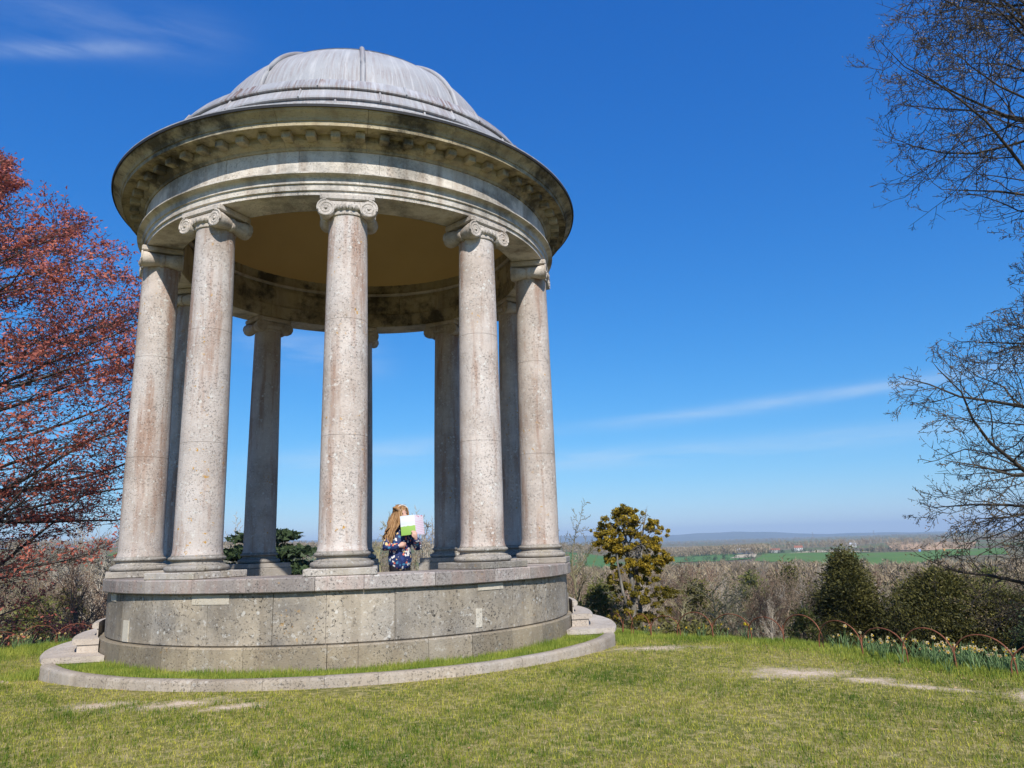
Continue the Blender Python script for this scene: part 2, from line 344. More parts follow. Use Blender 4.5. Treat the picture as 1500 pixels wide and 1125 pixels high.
def terrain():
    radii = np.concatenate([np.linspace(0, 16, 73), 16*np.exp(np.linspace(0, math.log(15500/16), 100))[1:]])
    na = 240; A = np.linspace(0, 2*np.pi, na, endpoint=False)
    X = radii[:, None]*np.sin(A)[None]; Y = radii[:, None]*np.cos(A)[None]
    Z = height(X, Y); r = np.hypot(X, Y); Z = np.where(r < 3.9, np.minimum(Z, -.12), Z)
    V = np.stack([X, Y, Z], -1).reshape(-1, 3); nr = len(radii)
    i = np.arange(nr-1)[:, None]*na+np.arange(na)[None]; j = np.arange(nr-1)[:, None]*na+(np.arange(na)[None]+1) % na
    q = np.stack([i, i+na, j+na, j], -1).reshape(-1, 4)
    me = fast_mesh('ground', V, q.ravel(), np.full(len(q), 4), smooth=True)
    s = sdist(V[:, 0], V[:, 1]); a = me.attributes.new('outside', 'FLOAT', 'POINT'); a.data.foreach_set('value', s.astype(np.float32))
    return me
DIRT = [(3.95, -2.55, .62, .36, -.3), (4.5, -5.02, .56, .32, -.5), (5.55, -6.75, .35, .14, .9), (-1.55, -4.42, .5, .22, .15), (-1.0, -4.75, .36, .15, .2), (-4.35, -1.75, .6, .3, .3), (5.1, -6.05, .5, .10, -.9), (-2.3, -4.2, .3, .2, -.3), (4.9, -5.6, .3, .14, -.6)]
def ground_material():
    m = Mat('ground'); v = m.coord('World'); sp = m.n('ShaderNodeSeparateXYZ'); m.l(v, sp.inputs[0])
    n1 = m.noise(v, 1.1, 5, .6); n2 = m.noise(v, 11, 5, .65); n3 = m.noise(v, 70, 3, .6)
    lawn = m.mix(m.ramp(n1, [(.35, 0), (.65, 1)]), (.11, .125, .025), (.24, .20, .06))
    lawn = m.mix(m.ramp(n2, [(.48, 0), (.62, .9)]), lawn, (.42, .34, .15)); lawn = m.mix(m.ramp(m.noise(v, 4.2, 6, .7), [(.54, 0), (.66, .75)]), lawn, (.46, .37, .20))
    lawn = m.mix(m.ramp(n3, [(.4, 0), (.7, .6)]), lawn, (.05, .08, .015))
    dirt = m.mix(m.ramp(n2, [(.35, 0), (.65, 1)]), (.66, .53, .41), (.44, .34, .21))
    mask = None; nd = m.math('ADD', m.math('MULTIPLY', m.math('SUBTRACT', m.noise(v, 4, 6, .7), .5), 3.2), m.math('MULTIPLY', m.math('SUBTRACT', m.noise(v, 28, 4, .7), .5), 2.2))
    for (x, y, a, b, th) in DIRT:
        mp = m.n('ShaderNodeMapping', vector_type='TEXTURE'); m.l(v, mp.inputs[0]); mp.inputs['Location'].default_value = (x, y, 0); mp.inputs['Rotation'].default_value = (0, 0, th); mp.inputs['Scale'].default_value = (a, b, 50)
        ln = m.n('ShaderNodeVectorMath', operation='LENGTH'); m.l(mp.outputs[0], ln.inputs[0])
        e = m.math('ADD', ln.outputs['Value'], nd)
        k = m.ramp(m.math('MULTIPLY', e, .7), [(.10, 1), (.92, 0)]); mask = k if mask is None else m.math('MAXIMUM', mask, k)
    lawn = m.mix(mask, lawn, dirt)
    f1 = m.noise(v, .25, 5, .6); f2 = m.noise(v, 3, 5, .65)
    litter = m.mix(m.ramp(f2, [(.3, 0), (.7, 1)]), (.10, .068, .04), (.26, .19, .115))
    litter = m.mix(m.ramp(f1, [(.5, 0), (.62, 1)]), litter, (.085, .10, .035))
    fld = m.noise(v, .0045, 2, .4, .3); vc = m.vor(v, .0042, 'Color')
    cv = m.n('ShaderNodeSeparateColor'); m.l(vc, cv.inputs[0])
    pat = m.ramp(cv.outputs[0], [(0, (.15, .13, .065)), (.3, (.12, .14, .05)), (.5, (.20, .165, .10)), (.68, (.10, .14, .05)), (.85, (.14, .11, .065))], 'CONSTANT')
    at = m.n('ShaderNodeAttribute', attribute_name='outside').outputs['Fac']
    far = m.math('MULTIPLY', m.math('SUBTRACT', at, 330), .005)
    c = m.mix(m.ramp(far, [(0, 0), (1, 1)]), litter, pat)
    near = m.ramp(m.math('ADD', m.math('MULTIPLY', at, .5), m.math('MULTIPLY', m.math('SUBTRACT', f2, .5), .8)), [(.25, 0), (.6, 1)])
    c = m.mix(near, lawn, c)
    h = m.math('ADD', m.math('MULTIPLY', n2, .7), m.math('MULTIPLY', n3, .5))
    return m.bsdf(c, .95, h, .5, .03, .1)
g = obj('ground', terrain(), ground_material()); tag(g, 'lawn knoll falling away to a wooded valley plain', 'ground', kind='structure')

def field(name, pts, colA, colB, label, lift=.5, rows=0):
    P = np.array(pts, float); c = P.mean(0); n = 10; vs_ = []; fs = []
    k = len(P); per = []
    for i in range(k):
        for t in np.linspace(0, 1, 12, endpoint=False): per.append(P[i]*(1-t)+P[(i+1) % k]*t)
    per = np.array(per); K = len(per)
    for i in range(n+1): vs_.append(c+(per-c)*(i/n if i else 1e-3))
    V = np.concatenate(vs_); Z = height(V[:, 0], V[:, 1])+lift
    for i in range(n):
        for j in range(K): fs.append((i*K+j, (i+1)*K+j, (i+1)*K+(j+1) % K, i*K+(j+1) % K))
    m = Mat(name); v = m.coord('World'); q = m.noise(v, .02, 5, .6); q2 = m.noise(v, .15, 3)
    mat = m.bsdf(m.mix(m.ramp(q, [(.3, 0), (.7, 1)]), colA, colB), .95, spec=.05)
    o = obj(name, mesh(name, np.column_stack([V, Z]), fs, 179), mat); tag(o, label, 'field', kind='structure')
G1, G2 = (.085, .165, .04), (.12, .20, .05)
field('field', [(610, 1055), (700, 816), (600, 675), (452, 540), (385, 575), (430, 765)], G1, G2, 'bright green crop field in the valley')
field('field', [(474, 1087), (576, 1060), (465, 830), (345, 780)], G1, (.10, .19, .075), 'green crop field below the grey barn')
field('field', [(1334, 1720), (1390, 1485), (825, 885), (790, 1000)], (.42, .27, .15), (.50, .33, .19), 'bare orange brown ploughed field on the rise')
field('field', [(270, 1028), (330, 966), (225, 600), (170, 640)], G1, (.07, .17, .06), 'green field glimpsed beside the rotunda')
field('field', [(785, 940), (900, 913), (680, 680), (640, 750)], G1, G2, 'green field beneath the ploughed rise')
field('field', [(540, 1010), (590, 1040), (497, 882), (462, 880)], (.42, .35, .24), (.5, .42, .29), 'pale sandy track patch before the barn', .8)
field('field', [(640, 1040), (750, 1130), (720, 950), (640, 960)], (.36, .31, .19), (.46, .38, .25), 'pale stubble strip below the farmhouses', .8)
field('field', [(-250, 905), (-215, 915), (-205, 830), (-245, 820)], (.09, .16, .04), (.14, .2, .06), 'small green pasture behind the red tree')

def hills():
    azs = np.radians(np.linspace(-60, 95, 220)); V = []; F = []
    cr = np.interp(np.degrees(azs), [-60, -30, -10, 5, 12, 16, 20, 22, 25, 28, 30, 33, 40, 46, 95], [190, 180, 150, 125, 108, 98, 70, 48, 66, 82, 58, 12, -8, -18, -22])
    cr = cr + 4*np.sin(azs*61)+3*np.sin(azs*143+1)
    for k, (d, f) in enumerate([(9500, -1.0), (11000, .45), (12000, 1.0), (13500, .3)]):
        for a, c in zip(azs, cr): V.append((CAM.x+d*math.sin(a), CAM.y+d*math.cos(a), -26+(c+26)*f if f > 0 else -40))
    n = len(azs)
    for k in range(3):
        for i in range(n-1): F.append((k*n+i, k*n+i+1, (k+1)*n+i+1, (k+1)*n+i))
    m = Mat('hills'); v = m.coord('World'); mat = m.bsdf(m.ramp(m.noise(v, .002, 4), [(.35, (.05, .07, .04)), (.65, (.11, .11, .07))]), 1, spec=0)
    o = obj('hills', mesh('hills', V, F, 179), mat); tag(o, 'long low blue ridge on the horizon', 'hills', kind='structure')
hills()

# ---------------------------------------------------------------- the rotunda
TH0 = R(-1.74); STEP36 = R(36)
rng0 = random.Random(4)
rot = thing('rotunda', 'domed round stone temple of ten smooth Ionic columns on a curved podium', 'rotunda')
def sector2(name, prof, fa0, fa1, n, smooth=32):
    k = len(prof); V = []; F = []
    for i in range(n+1):
        for r, z in prof:
            a0, a1 = fa0(r) if callable(fa0) else fa0, fa1(r) if callable(fa1) else fa1
            V.append(polar(a0+(a1-a0)*i/n, r, z))
    for i in range(n):
        for j in range(k): j2 = (j+1) % k; F.append((i*k+j, i*k+j2, (i+1)*k+j2, (i+1)*k+j))
    F += [tuple(range(k))[::-1], tuple(n*k+j for j in range(k))]
    me = mesh(name, V, F, smooth); bm = bmesh.new(); bm.from_mesh(me); bmesh.ops.recalc_face_normals(bm, faces=bm.faces); bm.to_mesh(me); bm.free(); me.set_sharp_from_angle(angle=R(smooth)); return me
A0, A1 = TH0-2*STEP36-R(8.4), TH0+2*STEP36+R(8.4)
def joints(a0, a1, n, jit, seed):
    r = random.Random(seed); js = [a0+(a1-a0)*i/n for i in range(n+1)]
    return [js[0]]+[j+r.uniform(-jit, jit)*(a1-a0)/n for j in js[1:-1]]+[js[-1]]
def course(parent, name, prof, js, mat, gap, seed, off=.004):
    r = random.Random(seed)
    for a, b in zip(js, js[1:]):
        rr = sum(p[0] for p in prof)/len(prof); g_ = gap/2/3.4
        d = r.uniform(-off, off); rmax = max(p[0] for p in prof)
        pf = [(q+d if q > rmax-.12 else q, z) for q, z in prof]
        obj(name, sector(name, pf, a+g_, b-g_, smooth=30), mat, parent)
# core wall (mortar) and its courses
pod = obj('podium', sector('podium', [(2.66, -.3), (3.345, -.3), (3.345, 1.0), (2.66, 1.0)], A0+R(.15), A1-R(.15)), 'mortar', rot)
bv = .012
course(pod, 'stone_block', [(2.64, .34), (3.37-bv, .34), (3.37, .34+bv), (3.37, .915-bv), (3.37-bv, .915), (2.64, .915)], joints(A0, A1, 12, .22, 3), 'podium', .006, 3)
course(pod, 'stone_block', [(2.64, -.28), (3.43, -.28), (3.43, .318), (3.415, .334), (2.64, .334)], joints(A0, A1, 15, .3, 8), 'base', .007, 4)
course(pod, 'coping_stone', [(2.60, .918), (3.425, .918), (3.436, .93), (3.436, 1.066), (3.424, 1.08), (2.60, 1.08)], joints(A0, A1, 13, .15, 5), 'coping', .005, 5)
def patch(px_az, daz, z0, z1): obj('repair_patch', sector('repair_patch', [(3.33, z0), (3.377, z0), (3.377, z1), (3.33, z1)], R(px_az)-R(daz), R(px_az)+R(daz), 3), 'patch', pod)
for p in [(-52.5, 1.3, .352, .60), (-27.5, 4.2, .80, .905), (-61.5, 2.2, .81, .905), (30.5, 3.5, .83, .906), (27.2, .8, .40, .62)]: patch(*p)
floor_ = obj('floor', sector('floor', [(.001, .2), (2.655, .2), (2.655, .60), (.001, .60)], 0, 2*math.pi, 96), 'floor', rot)
back_floor = obj('floor', sector('floor', [(2.66, .2), (3.40, .2), (3.40, .598), (2.66, .598)], A1+R(.2), 2*math.pi+A0-R(.2), 60), 'floor', rot)
# the flight of curved steps round the open back
for ro, z0, z1, cut, nst in [(4.08, -.45, .165, 1.70, 15), (3.74, -.1, .335, 1.30, 14), (3.52, 0.1, .50, .95, 13)]:
    f0 = lambda r, c=cut: math.acos(min(1, c/r)) if r > 3.44 else max(math.acos(min(1, c/r)), A1+.008)
    f1 = lambda r, c=cut: 2*math.pi-(math.acos(min(1, c/r)) if r > 3.44 else max(math.acos(min(1, c/r)), -A0+.008))
    ri = 3.442
    stp = obj('step', sector2('step', [(ri, z0), (ro-.06, z0), (ro-.06, z1-.074), (ri, z1-.074)], lambda r: f0(r)+.006, lambda r: f1(r)-.006, 80), 'step', rot)
    pr_ = [(ri, z1-.073), (ro-.02, z1-.073), (ro, z1-.055), (ro, z1-.02), (ro-.015, z1-.003), (ro-.03, z1), (ri, z1)]
    for k in range(nst):
        t0, t1 = k/nst, (k+1)/nst
        obj('tread_stone', sector2('tread_stone', pr_, (lambda r, t=t0: f0(r)+(f1(r)-f0(r))*t+.0006), (lambda r, t=t1: f0(r)+(f1(r)-f0(r))*t-.0006), 6), 'step', stp)
# ---- columns
shaft_prof = [(.300, 1.352), (.300, 1.366), (.292, 1.385), (.287, 1.45)]
H0, H1 = 1.45, 5.56
def ent(z): t = (z-H0)/(H1-H0); return .287-.041*(t**1.7)
drum = [2.72, 4.18]
zs = sorted([H0+(H1-H0)*i/26 for i in range(1, 27)])
for z in zs:
    for d in drum:
        if abs(z-d) < .08: break
    else: shaft_prof.append((ent(z), z))
for d in drum: shaft_prof += [(ent(d-.06), d-.06), (ent(d), d-.0022), (ent(d)-.004, d-.0016), (ent(d)-.004, d+.0016), (ent(d), d+.0022), (ent(d+.06), d+.06)]
shaft_prof = sorted(shaft_prof, key=lambda p: p[1]) + [(.252, 5.585), (.257, 5.60), (.25, 5.62)]
me_shaft = lathe('column', shaft_prof, 40, 28)
def torus_prof(r, z0, z1, n=7):
    c = (z0+z1)/2; h = (z1-z0)/2
    return [(r-h+h*math.cos(t), c+h*math.sin(t)) for t in np.linspace(-math.pi/2, math.pi/2, n)]
me_base = lathe('base', [(.30, 1.163)]+torus_prof(.378, 1.166, 1.236)+[(.335, 1.238), (.335, 1.248), (.308, 1.258), (.296, 1.276), (.304, 1.292), (.318, 1.296)]+torus_prof(.335, 1.297, 1.340)+[(.308, 1.342), (.306, 1.355), (.28, 1.356)], 40, 45)
me_plinth = boxmesh('plinth', -.415, .415, -.415, .415, 1.082, 1.163, .008)
# capital: y- is the outward face
def volute_mesh():
    tubes = []; pts = []; rad = []
    for i in range(64):
        t = i/63; a = R(90)-t*R(360*2.6); r = .104*(1-t)**1.05+.012
        pts.append((r*math.cos(a), 0, r*math.sin(a))); rad.append(.0145*(1-.55*t))
    v1, l1, s1 = tube_arrays([(pts, rad)], 6)
    d = lathe('d', [(.001, -.004), (.107, -.004), (.112, .02), (.112, .07), (.05, .07), (.001, .07)], 28, 40, 'y')
    e = lathe('e', [(.001, -.022), (.012, -.02), (.02, -.01), (.02, 0)], 10, 80, 'y')
    V = list(map(tuple, v1)); F = [tuple(l1[i:i+4]) for i in range(0, len(l1), 4)]
    for q in (d, e):
        o_ = len(V); V += [tuple(v.co) for v in q.vertices]; F += [tuple(o_+i for i in p.vertices) for p in q.polygons]
    me = mesh('volute', V, F, 45); bm = bmesh.new(); bm.from_mesh(me); bmesh.ops.recalc_face_normals(bm, faces=bm.faces); bm.to_mesh(me); bm.free(); me.set_sharp_from_angle(angle=R(45)); return me
me_vol = volute_mesh()
# bolster between the scrolls, with a pinched waist and bead bands
me_bol = lathe('bolster', [(.001, -.205), (.108, -.205), (.108, -.19), (.098, -.14), (.083, -.08), (.076, -.035), (.086, -.03), (.092, -.012), (.092, .012), (.086, .03), (.076, .035), (.083, .08), (.098, .14), (.108, .19), (.108, .205), (.001, .205)], 24, 40, 'y')
def echinus_mesh():
    pr = [(.2, 5.555), (.262, 5.565), (.268, 5.585), (.262, 5.60), (.262, 5.612), (.290, 5.635), (.305, 5.665), (.300, 5.69), (.2, 5.695)]
    q = lathe('q', pr, 36, 50); V = [tuple(v.co) for v in q.vertices]; F = [tuple(p.vertices) for p in q.polygons]
    for i in range(24):
        a = 2*math.pi*i/24; o_ = len(V)
        bm = bmesh.new(); bmesh.ops.create_icosphere(bm, subdivisions=1, radius=1)
        for v in bm.verts: V.append((math.cos(a)*(.300+v.co.x*.018)-math.sin(a)*v.co.y*.026, math.sin(a)*(.300+v.co.x*.018)+math.cos(a)*v.co.y*.026, 5.655+v.co.z*.034))
        bm.verts.index_update(); F += [tuple(o_+v.index for v in f.verts) for f in bm.faces]; bm.free()
    return mesh('echinus', V, F, 40)
me_ech = echinus_mesh()
me_can = boxmesh('canal', -.27, .27, -.262, .262, 5.675, 5.742, .012)
me_aba = lathe('abacus', [(.30, 0), (.31, 0)], 4)  # replaced below
me_aba = boxmesh('abacus', -.345, .345, -.285, .285, 5.744, 5.828, .016)
for i in range(10):
    a = TH0+i*STEP36
    col_ = obj('column', me_shaft, 'column', rot, polar(a, 3.0, 0), a)
    obj('base', me_base, 'plinth', col_); obj('plinth', me_plinth, 'plinth', col_)
    obj('echinus', me_ech, 'soffit', col_); obj('canal', me_can, 'soffit', col_); obj('abacus', me_aba, 'soffit', col_)
    for sx in (-1, 1):
        obj('bolster', me_bol, 'soffit', col_, (sx*.268, 0, 5.632))
        for sy in (-1, 1):
            v_ = obj('volute', me_vol, 'soffit', col_, (sx*.268, sy*.275, 5.632)); v_.scale = (sx*1.0, -sy*1.0, 1.0)
    if not (i <= 2 or i >= 8):
        obj('pedestal', boxmesh('pedestal', -.43, .43, -.43, .43, .59, 1.08, .01), 'plinth', rot, polar(a, 3.0, 0), a)
# ---- entablature
def ringjs(n, off): return [off+2*math.pi*i/n for i in range(n+1)]
arch = obj('architrave', sector('architrave', [(2.80, 5.86), (3.20, 5.86), (3.20, 6.08), (2.80, 6.08)], 0, 2*math.pi, 120), 'mortar', rot)
course(arch, 'architrave_stone', [(2.76, 5.83), (3.235, 5.83), (3.235, 5.878), (3.243, 5.884), (3.258, 5.886), (3.258, 5.962), (3.266, 5.968), (3.28, 5.971), (3.28, 6.026), (3.284, 6.044), (3.30, 6.060), (3.345, 6.071), (3.362, 6.074), (3.362, 6.090), (3.26, 6.094), (2.76, 6.094)], ringjs(10, TH0+R(2.5)), 'trim', .004, 11, .002)
frz = obj('frieze', sector('frieze', [(2.84, 6.10), (3.22, 6.10), (3.22, 6.42), (2.84, 6.42)], 0, 2*math.pi, 120), 'mortar', rot)
course(frz, 'frieze_stone', [(2.79, 6.097), (3.262, 6.097), (3.262, 6.432), (2.79, 6.432)], ringjs(20, TH0+R(7)), 'trim', .004, 12, .001)
cor = obj('cornice', sector('cornice', [(2.84, 6.44), (3.22, 6.44), (3.22, 6.84), (2.84, 6.84)], 0, 2*math.pi, 120), 'mortar', rot)
course(cor, 'cornice_stone', [(2.80, 6.435), (3.278, 6.435), (3.29, 6.455), (3.292, 6.474), (3.33, 6.49), (3.352, 6.515), (3.362, 6.53), (3.362, 6.604), (3.588, 6.604), (3.592, 6.594), (3.607, 6.594), (3.607, 6.652), (3.622, 6.656), (3.628, 6.67), (3.646, 6.70), (3.69, 6.725), (3.722, 6.75), (3.735, 6.786), (3.30, 6.86), (2.80, 6.86)], ringjs(20, TH0+R(4)), 'cornice', .004, 13, .001)
course(arch, 'shade_lining_stone', [(2.742, 5.836), (2.758, 5.836), (2.758, 6.088), (2.742, 6.088)], ringjs(22, TH0+R(5)), 'cornice', .006, 15, .0)  # jointed inner facing, sooty stone added to deepen the shade inside the ring
course(frz, 'shade_lining_stone', [(2.766, 6.10), (2.788, 6.10), (2.788, 6.428), (2.766, 6.428)], ringjs(20, TH0+R(1)), 'cornice', .006, 16, .0)  # same dark facing, interior shade put into the frieze's inner course
me_mod = boxmesh('modillion', -.06, .06, -3.492, -3.35, 6.505, 6.602, .01)
for i in range(70): obj('modillion', me_mod, 'cornice', cor, rotz=TH0+2*math.pi*(i+.5)/70)
lip_gap = obj('lip_gap_shade', sector('lip_gap_shade', [(3.62, 6.795), (3.752, 6.768), (3.758, 6.80), (3.62, 6.822)], 0, 2*math.pi, 160), 'near_black', rot)  # ring coloured near-black for the shade in the gap under the lead
# ---- ceiling
RC = [(2.81, 6.50), (2.77, 6.51), (2.76, 6.55), (2.81, 6.56)]
obj('ceiling_moulding', sector('ceiling_moulding', RC, 0, 2*math.pi, 120), 'soffit', rot)
cp = [(2.82*math.cos(t), 6.56+1.55*math.sin(t)) for t in np.linspace(0, math.pi/2-.002, 16)]
obj('ceiling', sector('ceiling', cp+[(r+.02, z+.03) for r, z in cp[::-1]], 0, 2*math.pi, 120, 60), 'plaster', rot)
# ---- lead roof
DZ, RD, HD = 7.69, 2.50, 1.86
deck = obj('dome', sector('dome', [(2.88*math.cos(t), 6.6+1.62*math.sin(t)) for t in np.linspace(math.pi/2-.01, .17, 12)]+[(3.55, 6.82), (3.12, 6.86), (3.10, 7.26), (3.02, 7.46), (2.92, 7.64), (2.46, 7.66)]+[((RD-.05)*math.cos(t), DZ+(HD-.05)*math.sin(t)) for t in np.linspace(0, math.pi/2-.01, 14)], 0, 2*math.pi, 120), 'lead', rot)
def sheets(prof, n, off, gap=.006, nm='lead_sheet'):
    for i in range(n):
        a, b = off+2*math.pi*i/n, off+2*math.pi*(i+1)/n
        obj(nm, sector(nm, prof, a+gap/6, b-gap/6, max(2, int(120/n))), 'lead', deck)
bands = [((3.20, 6.87), (3.095, 7.31), 16, .3), ((3.13, 7.288), (3.025, 7.512), 18, .1), ((3.065, 7.488), (2.962, 7.69), 16, .22)]
sheets([(3.752, 6.803), (3.75, 6.822), (3.20, 6.895), (3.14, 6.895), (3.14, 6.86)], 20, .15)
for (r0, z0), (r1, z1), n, off in bands:
    sheets([(r0, z0), (r0+.008, z0+.004), (r0+.008, z0+.03), (r0, z0+.036), (r1, z1-.012), (r1-.012, z1), (r1-.10, z1+.006), (r0-.10, z0)], n, off)
    for i in range(n):      # rolled seam over each joint
        a = off+2*math.pi*i/n
        obj('seam_roll', tubes_mesh('seam_roll', [([polar(a, r0+.006, z0+.01), polar(a, (r0+r1)/2+.005, (z0+z1)/2), polar(a, r1+.002, z1-.005), polar(a, r1-.045, z1+.006)], [.017, .018, .018, .014])], 6), 'lead', deck)
sheets([(2.93, 7.675), (2.93, 7.70), (2.56, 7.735), (2.46, 7.735), (2.46, 7.65)], 10, R(1.7))
TS = R(47)
def gore(t0, t1, n, lift):
    o_ = [((RD+lift)*math.cos(t), DZ+.02+(HD+lift)*math.sin(t)) for t in np.linspace(t0, t1, n)]
    return o_+[((RD-.04)*math.cos(t), DZ+.02+(HD-.04)*math.sin(t)) for t in np.linspace(t1, t0, n)]
for i in range(10):
    a, b = R(1.7)+STEP36*i, R(1.7)+STEP36*(i+1)
    obj('lead_panel', sector('lead_panel', gore(R(-1), TS+R(1), 12, .0), a+.002, b-.002, 14, 40), 'lead', deck)
    obj('lead_panel', sector('lead_panel', gore(TS, R(88.5), 10, .014), a+.002, b-.002, 14, 40), 'lead', deck)
    rl = [(polar(a, (RD+.018)*math.cos(t), DZ+.02+(HD+.018)*math.sin(t))) for t in np.linspace(R(2), R(84), 24)]
    obj('lead_roll', tubes_mesh('lead_roll', [(rl, [.04]*24)], 8), 'lead', deck)
    for q in (.28, .72):
        aa = a+(b-a)*q; t = R(64); p_ = polar(aa, (RD+.02)*math.cos(t), DZ+.02+(HD+.02)*math.sin(t))
        obj('lug', tubes_mesh('lug', [([p_, (p_[0]*1.03, p_[1]*1.03, p_[2]+.055), (p_[0]*1.03, p_[1]*1.03, p_[2]+.062)], [.032, .036, .012])], 8), 'lead', deck)
obj('crown_cap', sector('crown_cap', [(.001, DZ+HD-.1), (.30, DZ+HD-.06), (.32, DZ+HD-.02), (.22, DZ+HD+.05), (.001, DZ+HD+.07)], 0, 2*math.pi, 32), 'lead', deck)

# ---------------------------------------------------------------- kerb and verge in front
kb = thing('kerb_edging', 'low curved stone kerb edging the grass strip before the podium', 'kerb')
js = joints(R(-64.5), R(64.5), 15, .2, 21); r_ = random.Random(2)
for a, b in zip(js, js[1:]):
    d = r_.uniform(-.004, .004); dz = r_.uniform(-.003, .003)
    obj('kerb_stone', sector('kerb_stone', [(3.93+d, -.3), (4.08+d, -.3), (4.085+d, .075+dz), (4.07+d, .10+dz), (4.045+d, .108+dz), (3.945+d, .104+dz), (3.93+d, .09+dz)], a+.0005, b-.0005, 8, 50), 'kerb', kb)
vg = obj('verge', sector('verge', [(3.40, -.3), (3.95, -.3), (3.95, .062), (3.40, .075)], R(-66), R(66), 60), g.data.materials[0]); tag(vg, 'narrow grass strip between kerb and podium', 'ground', kind='structure')

# ---------------------------------------------------------------- trees
UP = Vector((0, 0, 1))
def perp_dir(d, phi, flat):
    a = d.cross(UP)
    if a.length < 1e-3: a = Vector((1, 0, 0))
    a.normalize(); b = d.cross(a)
    return (a*math.cos(phi) + b*math.sin(phi)*flat).normalized()
def grow(rnd, start, d, L, r, lv, k, out, tips, env=None):
    q = lv[k]; n = q['seg']; pts = [start.copy()]; p = start.copy(); d = d.normalized(); st = L/n; dirs = []
    for i in range(n):
        d = (d + Vector((rnd.gauss(0, 1), rnd.gauss(0, 1), rnd.gauss(0, 1)))*q['jit'] + UP*q['up']).normalized()
        p = p + d*st
        if env is not None and not env(p): break
        pts.append(p.copy()); dirs.append(d.copy())
    m = len(pts)
    if m < 2: return
    e = q.get('end', .3)
    out.append((k, [tuple(x) for x in pts], [r*(1-(1-e)*i/(m-1)) for i in range(m)]))
    if k == len(lv)-1:
        tips.append((pts[-1], dirs[-1], pts[0])); return
    nx = lv[k+1]; nc = max(1, int(round(q['kids']*rnd.uniform(.8, 1.2)*(m-1)/n))); ph = rnd.uniform(0, 6.28)
    for c in range(nc):
        t = q['t0']+(1-q['t0'])*(c+rnd.uniform(.1, .9))/nc
        f = t*(m-1); i = min(int(f), m-2); f -= i
        pos = pts[i].lerp(pts[i+1], f); dd = dirs[i]
        ph = (c % 2)*math.pi+rnd.gauss(0, .5) if q.get('planar') else ph+2.4+rnd.gauss(0, .3)
        pd = perp_dir(dd, ph, q.get('flat', 1)); an = R(q['ang']+rnd.gauss(0, 9))
        cd = dd*math.cos(an)+pd*math.sin(an)
        cl_ = L*q['ratio']*(1-.62*t)*rnd.uniform(.7, 1.25)
        rr = max(r*(1-(1-e)*t)*q.get('rr', .55), lv[-1]['rmin'])
        grow(rnd, pos, cd, cl_, rr, lv, k+1, out, tips, env)
    # the leader carries on as a finer shoot
    if q.get('lead', True): grow(rnd, pts[-1], dirs[-1], L*q['ratio']*.6, max(r*e, lv[-1]['rmin']), lv, k+1, out, tips, env)
def wood_mesh(name, out, sides=(7, 5, 3, 3, 3, 3)):
    V = []; Lp = []; S = []; off = 0; by = {}
    for k, p, r in out: by.setdefault(sides[min(k, len(sides)-1)], []).append((p, r))
    for sd, tb in by.items():
        v, l, s = tube_arrays(tb, sd); V.append(v); Lp.append(l+off); S.append(s); off += len(v)
    return fast_mesh(name, np.concatenate(V), np.concatenate(Lp), np.concatenate(S), smooth=True)
def leaf_cards(rng, P, D, size, aspect=.55, spread=.08, per=3, droop=0):
    P = np.repeat(np.array(P, float), per, 0)+rng.normal(size=(len(P)*per, 3))*spread
    n = len(P); u = rand_dirs(rng, n)*.75; u[:, 2] -= droop
    if D is not None: u += np.repeat(np.array(D, float), per, 0)*.6
    u /= np.linalg.norm(u, axis=1, keepdims=True); w = np.cross(u, rand_dirs(rng, n)); w /= np.linalg.norm(w, axis=1, keepdims=True)+1e-9
    s = size*rng.uniform(.6, 1.3, n)[:, None]
    return tris_mesh('leaves', P, u*s*1.05, w*s*aspect*1.15, rng.uniform(0, 1, n))

def revenv(cx, cy, table, phi=0):
    zs_ = [t[0] for t in table]; rs_ = [t[1] for t in table]
    def f(p):
        h = math.hypot(p.x-cx, p.y-cy); a = math.atan2(p.y-cy, p.x-cx)
        rr = float(np.interp(p.z, zs_, rs_))*(1+.05*math.sin(5*a+p.z*1.7)+.04*math.sin(11*a-p.z*2.3))
        return h < rr
    return f

